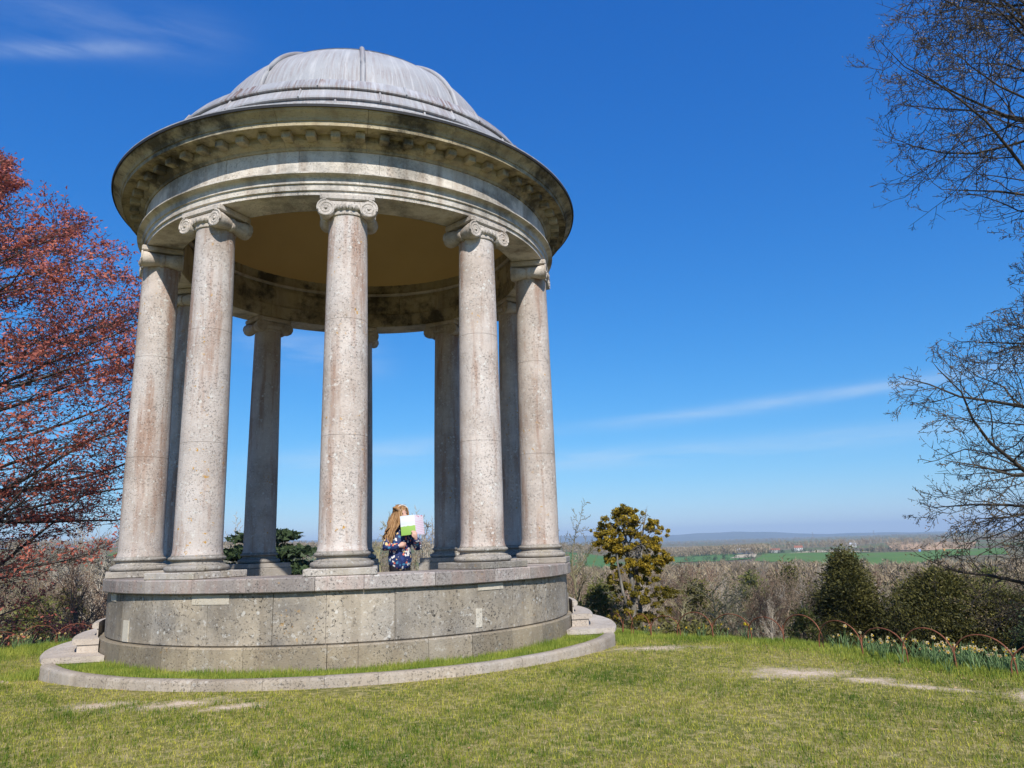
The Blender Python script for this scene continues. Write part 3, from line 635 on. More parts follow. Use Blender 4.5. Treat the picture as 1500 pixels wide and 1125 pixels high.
# the red leaved beech left of the rotunda
def red_tree():
    rnd = random.Random(11); K = 1.53; cx, cy = -12.8, 10.2; gz = hz(cx, cy)
    table = [(-2.6, 3.0), (-1.5, 3.9), (-.4, 4.6), (.56, 5.2), (1.62, 5.6), (2.35, 5.85), (3.44, 6.3), (4.3, 6.6), (5.4, 6.4), (6.1, 6.0), (7.0, 5.1), (7.7, 4.2), (8.3, 3.2), (8.9, 2.1), (9.4, 1.0), (9.7, .2)]
    table = [(1.38+(z-1.38)*K, r*K*(.85 if z < 7 else .84)) for z, r in table]
    env0 = revenv(cx, cy, table); env = lambda p: env0(p) and p.x*p.x+p.y*p.y > 27; out = []; tips = []
    tr = [Vector((cx, cy, gz-.3)), Vector((cx+.05, cy, -1)), Vector((cx-.1, cy+.1, 4)), Vector((cx+.1, cy, 9)), Vector((cx, cy-.1, 11)), Vector((cx, cy, 13.6))]
    out.append((0, [tuple(p) for p in tr], [.60, .52, .43, .30, .15, .03]))
    lv = [dict(seg=9, jit=.085, up=.02, kids=13, t0=.16, ratio=.44, ang=46, flat=.32, planar=True, end=.15, rr=.42),
          dict(seg=6, jit=.13, up=.02, kids=8, t0=.1, ratio=.46, ang=46, flat=.45, planar=True, end=.28, rr=.5),
          dict(seg=3, jit=.16, up=.03, kids=4.6, t0=.15, ratio=.5, ang=44, flat=.7, planar=True, end=.4, rr=.6),
          dict(seg=1, jit=.2, up=.05, rmin=.0075, end=.5)]
    n = 72
    for i in range(n):
        t = i/(n-1); z = -3.2+15.0*t**1.1; a = i*2.39996+rnd.gauss(0, .2)
        if math.cos(a-R(-35)) < -.35 and i % 3: a += math.pi      # fuller on the sunny, temple side
        el = R(-5+48*t+rnd.gauss(0, 6)); Lr = float(np.interp(z+3*math.tan(max(el, 0)), [x[0] for x in table], [x[1] for x in table]))
        L = max(1.5, Lr*1.08/max(.45, math.cos(el)))
        grow(rnd, Vector((cx, cy, z)), Vector((math.cos(a)*math.cos(el), math.sin(a)*math.cos(el), math.sin(el))), L, .04+.085*(1-t)*rnd.uniform(.7, 1.1), lv, 0, out, tips, env)
    t_ = thing('beech_tree', 'tall spreading tree with young copper red leaves left of the rotunda', 'tree', (0, 0, 0))
    obj('trunk', wood_mesh('trunk', out), 'bark_beech', t_)
    rng = np.random.default_rng(5)
    keep = [x for x in tips if rnd.random() < np.interp(x[0].z, [-4, 1.5, 5, 8.5], [.26, .30, .52, .78])]
    P = [tuple(x[0]) for x in keep]+[tuple(x[0].lerp(x[2], .5)) for x in keep]; D = [tuple(x[1]) for x in keep]*2
    obj('crown', leaf_cards(rng, P, D, .05, .5, .08, 3, .1), 'leaf_red', t_)
    return len(tips)
red_tree()

# the budding oak at the right edge
def oak():
    rnd = random.Random(23); K = 1.38; cx, cy = 14.65, -1.8; gz = hz(cx, cy)
    table = [(-1.2, 3.2), (-.2, 4.15), (.3, 4.75), (.9, 5.05), (1.6, 5.1), (2.5, 5.0), (3.2, 5.3), (3.7, 5.2), (4.2, 3.9), (4.6, 2.6), (5.7, 2.4), (6.1, 3.9), (6.5, 5.2), (7.4, 5.3), (8.4, 5.1), (9.4, 4.7), (11, 3.5), (12.5, .8)]
    table = [(1.38+(z-1.38)*K, r*.88) for z, r in table]
    env = revenv(cx, cy, table); out = []; tips = []
    tr = [Vector((cx, cy, gz-.3)), Vector((cx+.05, cy, .8)), Vector((cx-.15, cy+.1, 4)), Vector((cx+.1, cy+.1, 8)), Vector((cx-.1, cy-.1, 12)), Vector((cx, cy, 16.2))]
    out.append((0, [tuple(p) for p in tr], [.42, .36, .30, .21, .11, .03]))
    lv = [dict(seg=10, jit=.17, up=.01, kids=12, t0=.25, ratio=.44, ang=48, end=.12, rr=.5),
          dict(seg=7, jit=.2, up=.0, kids=7.5, t0=.12, ratio=.46, ang=50, end=.3, rr=.55),
          dict(seg=4, jit=.24, up=.01, kids=4.4, t0=.15, ratio=.5, ang=48, end=.4, rr=.6),
          dict(seg=2, jit=.25, up=.05, rmin=.0066, end=.6)]
    n = 74
    for i in range(n):
        t = i/(n-1); z = .0+15*t**1.3; a = i*2.39996+rnd.gauss(0, .25)
        if math.cos(a-R(150)) < -.45 and i % 2: a += math.pi
        el = R(2+42*t+rnd.gauss(0, 9))
        if z < 3: el -= R(12)
        L = max(1.0, 5.9/max(.5, math.cos(el))*np.interp(t, [0, .7, 1], [1, 1, .5]))
        grow(rnd, Vector((cx, cy, z)), Vector((math.cos(a)*math.cos(el), math.sin(a)*math.cos(el), math.sin(el))), L, .03+.05*(1-t)*rnd.uniform(.7, 1.1), lv, 0, out, tips, env)
    t_ = thing('oak_tree', 'bare dark branched tree just breaking bud at the lawn fence', 'tree')
    obj('trunk', wood_mesh('trunk', out), 'bark_oak', t_)
    rng = np.random.default_rng(6)
    P = [tuple(x[0]) for x in tips]+[tuple(x[0].lerp(x[2], .5)) for x in tips]; D = [tuple(x[1]) for x in tips]*2
    obj('bud_sprays', leaf_cards(rng, P, D, .019, .5, .03, 1), 'bud', t_)
    return len(tips)
oak()

# bare winter trees, five habits, 10 m tall, copied over the slope
def bare_proto(seed, habit):
    rnd = random.Random(seed); out = []; tips = []
    up0, el0, el1, nl, spread, top = {'spread': (.02, 22, 65, 17, 4.6, 9), 'upright': (.10, 45, 75, 18, 4.2, 9.6), 'round': (.04, 30, 70, 20, 4.4, 9.2), 'gnarled': (.0, 12, 60, 15, 4.8, 8.5), 'whippy': (.06, 55, 82, 22, 5.2, 6)}[habit]
    jit = {'gnarled': .24, 'spread': .15}.get(habit, .10)
    tr = [Vector((0, 0, -.6))]; p = Vector((0, 0, 0))
    for i in range(6): tr.append(Vector((rnd.gauss(0, .12)*i*.5, rnd.gauss(0, .12)*i*.5, top*.16*(i+.2))))
    out.append((0, [tuple(x) for x in tr], [.26, .22, .19, .16, .12, .08, .04]))
    lv = [dict(seg=7, jit=jit, up=up0, kids=8, t0=.2, ratio=.46, ang=42, end=.25, rr=.5),
          dict(seg=5, jit=jit*1.2, up=up0, kids=5, t0=.15, ratio=.5, ang=42, end=.3, rr=.6),
          dict(seg=3, jit=.22, up=.06, kids=3.0, t0=.15, ratio=.55, ang=40, end=.5, rr=.75),
          dict(seg=1, jit=.2, up=.06, rmin=.015, end=.5)]
    for i in range(nl):
        t = i/(nl-1); f = .12+.85*t; j = min(int(f*6), 5); pos = tr[j].lerp(tr[j+1], f*6-j); a = i*2.4+rnd.gauss(0, .3)
        el = R(el0+(el1-el0)*t+rnd.gauss(0, 8)); L = spread*(1.1-.45*t)*rnd.uniform(.8, 1.1)
        grow(rnd, pos, Vector((math.cos(a)*math.cos(el), math.sin(a)*math.cos(el), math.sin(el))), L, .11*(1-.6*t), lv, 0, out, tips)
    me = wood_mesh('bare_tree', out, (6, 5, 3, 3, 3))
    zz = np.empty(len(me.vertices)*3, np.float32); me.vertices.foreach_get('co', zz); top_z = np.percentile(zz[2::3], 99.7)
    zz *= 10/top_z; me.vertices.foreach_set('co', zz); me.update()
    return me
KINDS = [('spread', 'bark_scrub', 'leafless brown tree with wide spreading boughs on the slope'), ('upright', 'bark_pale', 'leafless pale grey tree with upswept twigs on the slope'),
         ('round', 'bark_brown', 'leafless rounded reddish brown tree on the slope'), ('gnarled', 'bark_olive', 'leafless gnarled olive brown tree with crooked limbs on the slope'), ('whippy', 'bark_scrub', 'leafless multi-stemmed brown thicket tree on the slope')]
PROTO = [bare_proto(31+i, k[0]) for i, k in enumerate(KINDS)]
PROTO_B = [bare_proto(61+i, k[0]) if i in (1, 3) else PROTO[i] for i, k in enumerate(KINDS)]
for q, k in zip(PROTO+[PROTO_B[1], PROTO_B[3]], KINDS+[KINDS[1], KINDS[3]]): q.materials.append(M[k[1]])
def place_bare(kind, x, y, h, rz, label=None, group='bare trees on the slope', var=0, wide=1.0, mat=None):
    o = bpy.data.objects.new('bare_tree', (PROTO, PROTO_B)[var][kind]); C.objects.link(o)
    o.location = (x, y, hz(x, y)-.1); s = h/10; o.scale = (s*wide, s*wide, s); o.rotation_euler = (0, 0, rz)
    tag(o, label or KINDS[kind][2], 'tree', group); return o
def ray_az(px): return np.interp(px, [-100, 0, 150, 450, 750, 960, 1100, 1300, 1500, 1650], [-25.6, -22.3, -16.7, -3.5, 11.9, 22.2, 29.0, 37.8, 45.4, 50.2])
def hor(px): return 794+(1000-px)*.0303
def put(px, ytop, d, kind, var=0, wide=1.0, rz=None, **k):
    a = R(float(ray_az(px))); x, y = CAM.x+d*math.sin(a), CAM.y+d*math.cos(a)
    dep = (hor(px)-ytop)/F_PX*.96/max(.7, math.cos(a-YAW)); top = CAM.z+d*dep*math.cos(a-YAW)
    return x, y, top-hz(x, y)
rf = random.Random(77); cnt = 0; tries = 0; spots = []
def forest(n, d0, d1, px0, px1, y0, y1, hmin, hmax, wide=1.0, where='on the slope'):
    global cnt
    made = 0; tr = 0
    while made < n and tr < n*30:
        tr += 1; px = rf.uniform(px0, px1); d = math.exp(rf.uniform(math.log(d0), math.log(d1))); k = rf.choices(range(5), (4, 2.2, 4, 2.6, 3))[0]
        x, y, h = put(px, rf.uniform(y0, y1), d, k)
        if not (hmin < h < hmax) or sdist(np.array([x]), np.array([y]))[0] < 3: continue
        if 1130 < px < 1560 and d < 37 or 880 < px < 965 and d < 32: continue
        if any(math.hypot(x-a, y-b) < .16*h for a, b in spots): continue
        spots.append((x, y)); place_bare(k, x, y, h, rf.uniform(0, 6.28), KINDS[k][2].replace('on the slope', where), 'bare trees '+where, rf.randint(0, 1), wide*rf.uniform(.9, 1.25)); made += 1
forest(34, 24, 44, 800, 1640, 838, 905, 2.2, 9, 1.15, 'just below the right hoop fence')
forest(60, 44, 110, 790, 1640, 822, 868, 3, 13, 1.0, 'in the thicket behind the yews')
forest(60, 100, 380, 780, 1620, 818, 842, 5, 15, 1.0, 'in the valley before the green fields')
forest(34, 30, 120, -120, 240, 818, 880, 3, 14, 1.1, 'on the slope under the red tree')
forest(30, 60, 300, -100, 660, 803, 835, 4, 15, 1.0, 'seen between the rotunda columns')
# single bare trees that stand out
for px, yt, d, k, w, va, lab in [(836, 738, 36, 3, .8, 0, 'lone crooked bare tree rising beside the outer right column'), (128, 760, 75, 1, .9, 0, 'fine twigged bare tree on the skyline behind the red tree'),
                                 (558, 752, 46, 3, .7, 1, 'bare tree seen behind the child between the columns'), (625, 752, 40, 1, .8, 0, 'pale bare tree showing between the child and a shaded column'), (345, 766, 90, 1, .9, 1, 'thin bare tree peeping over the cedar crown'), (598, 772, 52, 0, .9, 1, 'low bare tree directly behind the child'),
                                 (1118, 868, 19, 1, .95, 1, 'pale twiggy bare bush behind the hoop fence'), (1040, 832, 30, 3, 1.1, 1, 'broad gnarled bare oak with crooked limbs beyond the fence'), (1175, 836, 40, 1, 1.1, 0, 'pale silvery bare tree behind the dark yew'), (990, 850, 24, 3, 1.0, 0, 'low lichened bare tree with twisted boughs beyond the fence')]:
    x, y, h = put(px, yt, d, k); o = place_bare(k, x, y, h, rf.uniform(0, 6), lab, None, va, w)

# evergreens: foliage sprays on limbs inside an envelope
def evergreen(name, label, cx, cy, table, n_limb, mat, bark_, seed, spray, per, el, cut=None, tier=False, n_sub=14, spread=.10, aspect=.38, inner=.55, droop=0.0, trunk_r=.16, group=None, D3=None):
    rnd = random.Random(seed); rng = np.random.default_rng(seed); gz = hz(cx, cy); z0, z1 = table[0][0], table[-1][0]
    t_ = thing(name, label, 'tree', (0, 0, 0), group=group)
    zt = [t[0] for t in table]; rt = [t[1] for t in table]
    out = [(0, [(cx, cy, gz-.3), (cx+.03, cy, (gz+z0)/2), (cx, cy, z0+(z1-z0)*.5), (cx, cy, z1-.1)], [trunk_r, trunk_r*.85, trunk_r*.5, .02])]
    P = []; D = []
    for i in range(n_limb):
        t = (i+.5)/n_limb; z = z0+(z1-z0)*t
        if tier: z = z0+(z1-z0)*(math.floor(t*tier)+.5)/tier+rnd.gauss(0, .06)*(z1-z0)/tier
        a = i*2.39996+rnd.gauss(0, .3); rr = float(np.interp(z, zt, rt))*(rnd.uniform(.72, 1.08) if tier else rnd.uniform(.55, 1.18))
        if rr < .05: continue
        e = R(el+rnd.gauss(0, 10)); d = Vector((math.cos(a), math.sin(a), math.tan(e))); zb = z-rr*math.tan(e)*.8
        p0 = Vector((cx, cy, zb)); p1 = p0+Vector((d.x*rr*.55, d.y*rr*.55, d.z*rr*.5)); p2 = Vector((cx+d.x*rr, cy+d.y*rr, z))
        out.append((1, [tuple(p0), tuple(p1), tuple(p2)], [.03, .02, .006]))
        for j in range(n_sub):
            f = inner+(1-inner)*rnd.random()**.7; b = p0.lerp(p1, f*2) if f < .5 else p1.lerp(p2, f*2-1)
            gs = .26 if tier else .17; off = Vector((rnd.gauss(0, gs)*rr, rnd.gauss(0, gs)*rr, abs(rnd.gauss(0, .10))*rr*(.35 if tier else 1)))
            c = b+off; P.append(tuple(c)); dd = (d+Vector((rnd.gauss(0, .35), rnd.gauss(0, .35), rnd.gauss(0, .35)-droop))).normalized(); D.append(tuple(dd))
            if j % 3 == 0: out.append((2, [tuple(b), tuple(c)], [.009, .004]))
    obj('trunk', wood_mesh('trunk', out, (7, 4, 3)), bark_, t_)
    P = np.array(P); D = np.array(D); n = len(P)
    C_ = np.repeat(P, per, 0)+rng.normal(size=(n*per, 3))*spread*np.array([1, 1, .45 if tier else .9]); DD = np.repeat(D, per, 0)+rng.normal(size=(n*per, 3))*.45
    DD /= np.linalg.norm(DD, axis=1, keepdims=True); w = np.cross(DD, rand_dirs(rng, n*per)); w /= np.linalg.norm(w, axis=1, keepdims=True)+1e-9
    s = spray*rng.uniform(.55, 1.35, n*per)[:, None]
    tint = np.clip(np.repeat(rng.uniform(0, 1, n)**1.3, per)*.6+rng.uniform(0, .45, n*per), 0, 1)
    obj('crown', tris_mesh('crown', C_, DD*s*1.1, w*s*aspect*1.2, tint), mat, t_)
    return t_
def at(px, d):
    a = R(float(ray_az(px))); return CAM.x+d*math.sin(a), CAM.y+d*math.cos(a)
x, y = at(1232, 32)
evergreen('yew_tree', 'dark conical yew beyond the fence with a pointed top', x, y, [(-5, 1.75), (-3.4, 1.8), (-2.2, 1.6), (-1.3, 1.2), (-.6, .75), (-.05, .4), (.45, .06)], 130, 'leaf_yew', 'bark_oak', 3, .052, 34, 18, n_sub=16, spread=.22)
x, y = at(1366, 31)
evergreen('yew_tree', 'broad rounded dark yew bush beyond the hoop fence', x, y, [(-5, 2.15), (-3.4, 2.2), (-2.2, 2.1), (-1.3, 1.75), (-.7, 1.2), (-.35, .6), (-.2, .1)], 150, 'leaf_yew', 'bark_oak', 4, .052, 34, 48, n_sub=17, spread=.22)
x, y = at(1455, 30)
evergreen('yew_tree', 'low dark green evergreen mass beneath the budding tree', x, y, [(-5, 2.4), (-3.4, 2.5), (-2.4, 2.2), (-1.6, 1.7), (-1.0, .9), (-.8, .2)], 120, 'leaf_yew', 'bark_oak', 7, .052, 32, 35, n_sub=16, spread=.18)
x, y = at(1565, 27)
evergreen('yew_tree', 'wide evergreen shrub with mid green sprays on the right slope', x, y, [(-4.4, 2.3), (-3, 2.4), (-2, 2.0), (-1.2, 1.2), (-.7, .2)], 90, 'leaf_cedar', 'bark_oak', 8, .06, 24, 35, n_sub=15, spread=.18)
x, y = at(1165, 24)
evergreen('holly_bush', 'small yellow green bush just behind the hoop fence', x, y, [(-3.4, .6), (-2.4, .75), (-1.6, .6), (-1.1, .35), (-.75, .08)], 30, 'leaf_olive', 'bark_oak', 9, .05, 10, 40, n_sub=12, spread=.10)
x, y = at(1000, 21)
evergreen('laurel_bush', 'low dark evergreen scrub at the foot of the golden leaved tree', x, y, [(-3.2, 1.7), (-2.2, 1.8), (-1.5, 1.5), (-1.05, .8), (-.9, .1)], 60, 'leaf_yew', 'bark_oak', 10, .06, 12, 40, n_sub=13, spread=.14)
x, y = at(905, 20)
evergreen('laurel_bush', 'dark evergreen scrub behind the end of the curved steps', x, y, [(-3.0, 1.1), (-2.0, 1.2), (-1.3, 1.0), (-.9, .6), (-.75, .1)], 40, 'leaf_yew', 'bark_oak', 12, .06, 12, 40, n_sub=12, spread=.14)
x, y = at(385, 62)
evergreen('cedar_tree', 'layered dark green cedar glimpsed between the left columns', x, y, [(-12, 4.4), (-7, 4.6), (-3, 4.4), (-.8, 3.9), (.9, 3.1), (2.1, 2.0), (2.9, .7), (3.1, .2)], 300, 'leaf_cedar', 'bark_oak', 13, .24, 13, 4, tier=12, n_sub=20, spread=.30, trunk_r=.4, aspect=.5)
for px_, d_, zt_, w_, mt_, lab_ in [(872, 34, -.6, 1.3, 'leaf_olive', 'olive ivy clad bush low beside the steps end'), (1015, 46, -1.3, 2.0, 'leaf_yew', 'dark evergreen bush in the thicket before the barn'), (1092, 62, -1.6, 2.2, 'leaf_olive', 'olive green bush in the thicket below the barn'), (1150, 90, -2.2, 3.0, 'leaf_yew', 'rounded dark evergreen far down the wooded slope'),
                                     (60, 44, -.6, 2.4, 'leaf_olive', 'olive green bush on the slope below the red tree'), (108, 60, -1.0, 2.0, 'leaf_yew', 'dark evergreen bush behind the lower red boughs'), (1440, 75, -1.9, 2.8, 'leaf_olive', 'olive green bush in the thicket behind the budding tree')]:
    x, y = at(px_, d_); gz_ = hz(x, y)
    evergreen('evergreen_bush', lab_, x, y, [(gz_+.2, w_*.9), (gz_+(zt_-gz_)*.4, w_), (gz_+(zt_-gz_)*.75, w_*.7), (zt_, .1)], 40, mt_, 'bark_oak', int(px_), .06+.0011*d_, 10, 35, n_sub=12, spread=.1+.004*d_)
# golden clumps on a bare pale-barked tree
def gold_tree():
    cx, cy = at(922, 30); gz = hz(cx, cy); rnd = random.Random(6); rng = np.random.default_rng(6); out = []; tips = []
    t_ = thing('golden_tree', 'slender tree hung with golden green leaf clumps beside the rotunda', 'tree')
    s = 30/F_PX
    out.append((0, [(cx+.1, cy, gz-.3), (cx+.05, cy, -3), (cx-.05, cy, -1.6), (cx+.0, cy, -.3), (cx-.15, cy, .9), (cx-.2, cy, 2.2)], [.17, .15, .13, .10, .06, .02]))
    out.append((0, [(cx+.05, cy, -2.6), (cx+.28, cy+.1, -1.2), (cx+.22, cy+.1, .2), (cx+.5, cy, 1.5), (cx+.75, cy, 2.55)], [.10, .08, .07, .04, .012]))
    out.append((0, [(cx-.05, cy, -1.7), (cx-.45, cy-.1, -.6), (cx-.6, cy-.1, .5), (cx-.55, cy, 1.3)], [.08, .06, .04, .015]))
    lv = [dict(seg=5, jit=.25, up=.05, kids=5, t0=.2, ratio=.5, ang=50, end=.25, rr=.5), dict(seg=4, jit=.25, up=.05, kids=4, t0=.2, ratio=.5, ang=48, end=.4, rr=.6), dict(seg=3, jit=.25, up=.05, rmin=.006, end=.5)]
    for i in range(26):
        z = rnd.uniform(-4, 2.2); a = rnd.uniform(0, 6.28); grow(rnd, Vector((cx+rnd.uniform(-.3, .3), cy, z)), Vector((math.cos(a), math.sin(a), .7)), rnd.uniform(.7, 1.5), .03, lv, 0, out, tips)
    obj('trunk', wood_mesh('trunk', out, (7, 5, 4, 3)), 'bark_lichen', t_)
    # clumps: px offset from trunk line, photo y, radius in px (at 30 m), front/back offset
    cl_ = [(-8, 752, 13), (-2, 764, 12), (-22, 770, 11), (-34, 783, 13), (-44, 789, 10), (-12, 780, 12), (2, 776, 9), (-40, 797, 12), (-25, 795, 13), (-30, 812, 13), (-18, 818, 12), (-35, 822, 9),
           (33, 783, 15), (44, 779, 9), (24, 800, 13), (36, 798, 11), (18, 812, 11), (30, 822, 14), (42, 815, 12), (46, 826, 9), (22, 834, 12), (12, 796, 8), (36, 838, 9), (50, 868, 10), (42, 874, 9), (25, 850, 10), (58, 876, 8), (-14, 900, 10), (20, 905, 12), (0, 915, 12), (40, 900, 9), (-28, 905, 8), (15, 880, 8)]
    P = []; T = []
    cl_ += [(-2, 800, 9), (4, 822, 9), (-8, 838, 10), (8, 846, 10), (-14, 858, 9), (2, 864, 10), (-4, 884, 10), (30, 886, 9), (-22, 876, 8), (12, 770, 8), (-30, 850, 8)]
    cl2 = []
    for dx, yy, rp in cl_:
        for _ in range(9): cl2.append((dx+rnd.gauss(0, .7)*rp, yy+rnd.gauss(0, .62)*rp, rp*rnd.uniform(.18, .5)))
    for dx, yy, rp in cl2:
        c = np.array([cx+dx*s*.80, cy+rnd.uniform(-.5, .5)-dx*s*.34, CAM.z+(hor(922)-yy)*s*.96]); rr = rp*s
        n = int(900*(rp/12)**2)+14; q = rand_dirs(rng, n)*(rng.uniform(.15, 1, n)**.45)[:, None]*rr*np.array([1.1, 1.1, .9])
        q *= (1+.25*np.sin(q[:, :1]*40/rr*.1+rp))
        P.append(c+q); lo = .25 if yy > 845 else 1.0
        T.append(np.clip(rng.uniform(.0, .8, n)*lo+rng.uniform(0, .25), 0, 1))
    P = np.concatenate(P); T = np.concatenate(T); n = len(P); u = rand_dirs(rng, n); w = np.cross(u, rand_dirs(rng, n)); w /= np.linalg.norm(w, axis=1, keepdims=True)+1e-9
    sz = rng.uniform(.018, .06, n)[:, None]
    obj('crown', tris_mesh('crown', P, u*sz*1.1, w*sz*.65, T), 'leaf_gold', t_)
gold_tree()

# ---------------------------------------------------------------- far woods, hedges, farm
def far_wood(name, label, pts, mat, seed, per=46, hm=(9, 13)):
    rng = np.random.default_rng(seed); P = np.array(pts); n = len(P); h = rng.uniform(*hm, n); z = height(P[:, 0], P[:, 1])
    Cn = np.repeat(np.column_stack([P, z]), per, 0); hh = np.repeat(h, per)
    q = rand_dirs(rng, n*per)*(rng.uniform(.2, 1, n*per)**.5)[:, None]
    Cn = Cn+q*np.column_stack([hh*.34, hh*.34, hh*.42])+np.column_stack([0*hh, 0*hh, hh*.55])
    u = rand_dirs(rng, n*per); u[:, 2] = np.abs(u[:, 2])+.5; u /= np.linalg.norm(u, axis=1, keepdims=True); w = np.cross(u, rand_dirs(rng, n*per)); w /= np.linalg.norm(w, axis=1, keepdims=True)+1e-9
    sz = (hh*rng.uniform(.06, .15, n*per))[:, None]
    tint = np.clip(np.repeat(rng.uniform(0, .6, n), per)+rng.uniform(0, .4, n*per), 0, 1)
    o = obj(name, tris_mesh(name, Cn, u*sz*1.2, w*sz*.22, tint), mat); tag(o, label, 'wood', kind='stuff')
rw = np.random.default_rng(3)
def scatter(n, a0, a1, d0, d1, clump=None, seed=0):
    r = np.random.default_rng(seed); a = np.radians(r.uniform(a0, a1, n*3)); d = np.sqrt(r.uniform(d0**2, d1**2, n*3)); x = CAM.x+d*np.sin(a); y = CAM.y+d*np.cos(a)
    if clump: k = vnoise(x, y, clump, seed) > 0; x, y = x[k], y[k]
    return list(zip(x[:n], y[:n]))
def avoid(pts):
    boxes = [(560, 800, 560, 1080), (340, 600, 770, 1100), (620, 920, 660, 960), (160, 340, 590, 1040)]
    return [p for p in pts if not any(x0 < p[0] < x1 and y0 < p[1] < y1 for x0, x1, y0, y1 in boxes)]
far_wood('valley_wood', 'brown leafless woodland spread across the valley floor', avoid(scatter(900, -30, 60, 330, 640, 55, 1))+scatter(500, 17, 55, 300, 520, None, 5), 'wood_far', 1, 90, (7, 11))
far_wood('ridge_wood', 'long band of grey brown woodland before the blue hills', scatter(900, 17, 30, 1150, 1420, None, 2)+scatter(500, 30, 60, 1500, 2300, 150, 3), 'wood_far', 2, 50, (11, 16))
far_wood('plain_wood', 'scattered distant woods on the plain', scatter(1500, 14, 70, 1700, 6000, 260, 4), 'wood_far', 3, 26, (12, 18))
far_wood('hillside_wood', 'brown wooded hillside beyond the left columns', scatter(1500, -40, 17, 480, 1250, 120, 6)+scatter(900, -40, 17, 1000, 1300, None, 8), 'wood_far', 4, 44, (9, 14))
def hedge(p0, p1, n, seed, jit=4):
    r = np.random.default_rng(seed); t = r.uniform(0, 1, n)[:, None]; return [tuple(q) for q in np.array(p0)*(1-t)+np.array(p1)*t+r.normal(size=(n, 2))*jit]
far_wood('hedgerow', 'dark hedges and evergreen clumps between the fields', hedge((596, 1042), (622, 1020), 26, 1)+hedge((640, 1030), (720, 870), 60, 2, 2)+hedge((700, 1085), (650, 1075), 10, 3)+hedge((350, 790), (470, 835), 30, 4, 2)+hedge((1180, 1480), (1330, 1460), 40, 5, 8), 'wood_far_green', 5, 40, (4, 8))
far_wood('field_tree_row', 'row of bare trees along the foot of the ploughed field', hedge((800, 1000), (850, 910), 16, 6, 4)+hedge((770, 960), (690, 960), 14, 8, 6), 'wood_far', 6, 60, (8, 12))
def building(name, label, x, y, rz, w, d, h, rh, wall, roof, wins, chim=False, doors=1):
    b = thing(name, label, 'building', (x, y, hz(x, y)-.3), rz)
    obj('wall', boxmesh('wall', -w/2, w/2, -d/2, d/2, 0, h), wall, b)
    V = [(-w/2-.4, -d/2-.5, h), (w/2+.4, -d/2-.5, h), (w/2+.4, d/2+.5, h), (-w/2-.4, d/2+.5, h), (-w/2-.4, 0, h+rh), (w/2+.4, 0, h+rh)]
    r = obj('roof', mesh('roof', V, [(0, 1, 5, 4), (2, 3, 4, 5), (0, 4, 3), (1, 2, 5), (3, 2, 1, 0)]), roof, b)
    if chim: obj('chimney', boxmesh('chimney', w*.28, w*.28+1.1, -.6, .6, h+rh*.5, h+rh+1.5), roof, r)
    for i in range(wins):
        xx = -w/2+w*(i+.5)/wins
        for zz in ([h*.3, h*.75] if h > 4.5 else [h*.5]):
            obj('window', boxmesh('window', xx-.6, xx+.6, -d/2-.05, -d/2+.05, zz-.6, zz+.6), 'dark_glass', b)
building('barn', 'long grey barn with a pale roof at the far wood edge', 578, 1062, R(-35), 30, 14, 6.5, 3.2, 'barn_wall', 'roof_pale', 0)
building('farmhouse', 'white farmhouse with red roof beyond the green field', 728, 1150, R(-30), 13, 8, 5.6, 3.6, 'white_wall', 'roof_red', 4, True)
building('farmhouse', 'low pale cottage among trees right of the grey barn', 672, 1130, R(-25), 16, 8, 3.6, 2.6, 'white_wall', 'roof_red', 5)
building('farmhouse', 'white house beside the ploughed field', 960, 1330, R(-40), 12, 8, 6, 3, 'white_wall', 'roof_pale', 4, True)
def vehicle(label, x, y, mat, cat='lorry'):
    b = thing('parked_lorry', label, cat, (x, y, hz(x, y)+.4), R(50))
    obj('box_body', boxmesh('box_body', -4, 2.4, -1.2, 1.2, .9, 3.6, .1), mat, b); obj('cab', boxmesh('cab', 2.5, 4.2, -1.15, 1.15, .7, 2.9, .25), 'white_wall', b)
    for xx in (-2.6, 3.1):
        for yy in (-1.2, 1.2):
            w_ = obj('wheel', lathe('wheel', [(.001, -.15), (.5, -.15), (.5, .15), (.001, .15)], 14, 40, 'y'), 'near_black', b, (xx, yy, .5))
vehicle('pale blue lorry parked by the far green field', 706, 842, 'blue_paint'); vehicle('orange lorry parked beside the far green field', 728, 826, 'orange_paint')
def pylon(label, x, y):
    b = thing('pylon', label, 'pylon', (x, y, hz(x, y))); T = []
    for sx in (-1, 1):
        for sy in (-1, 1): T.append(([(sx*3, sy*3, 0), (sx*1, sy*1, 24), (sx*.3, sy*.3, 36)], [.18, .15, .1]))
    for k in range(8):
        z = 3*k; w = 3-2*z/24; w2 = 3-2*(z+3)/24
        T += [([(-w, -w, z), (w2, -w2, z+3)], [.09, .09]), ([(w, w, z), (-w2, w2, z+3)], [.09, .09])]
    obj('tower', tubes_mesh('tower', T, 4), 'steel', b)
    for z, w in ((24, 6), (28.5, 5), (33, 4)): obj('cross_arm', tubes_mesh('cross_arm', [([(-w, 0, z), (0, 0, z+1), (w, 0, z)], [.08, .16, .08]), ([(-w, 0, z), (w, 0, z)], [.1, .1])], 4), 'steel', b)
pylon('lattice pylon above the farm on the plain', 1480, 2260); pylon('lattice pylon beyond the white house', 1830, 2420)

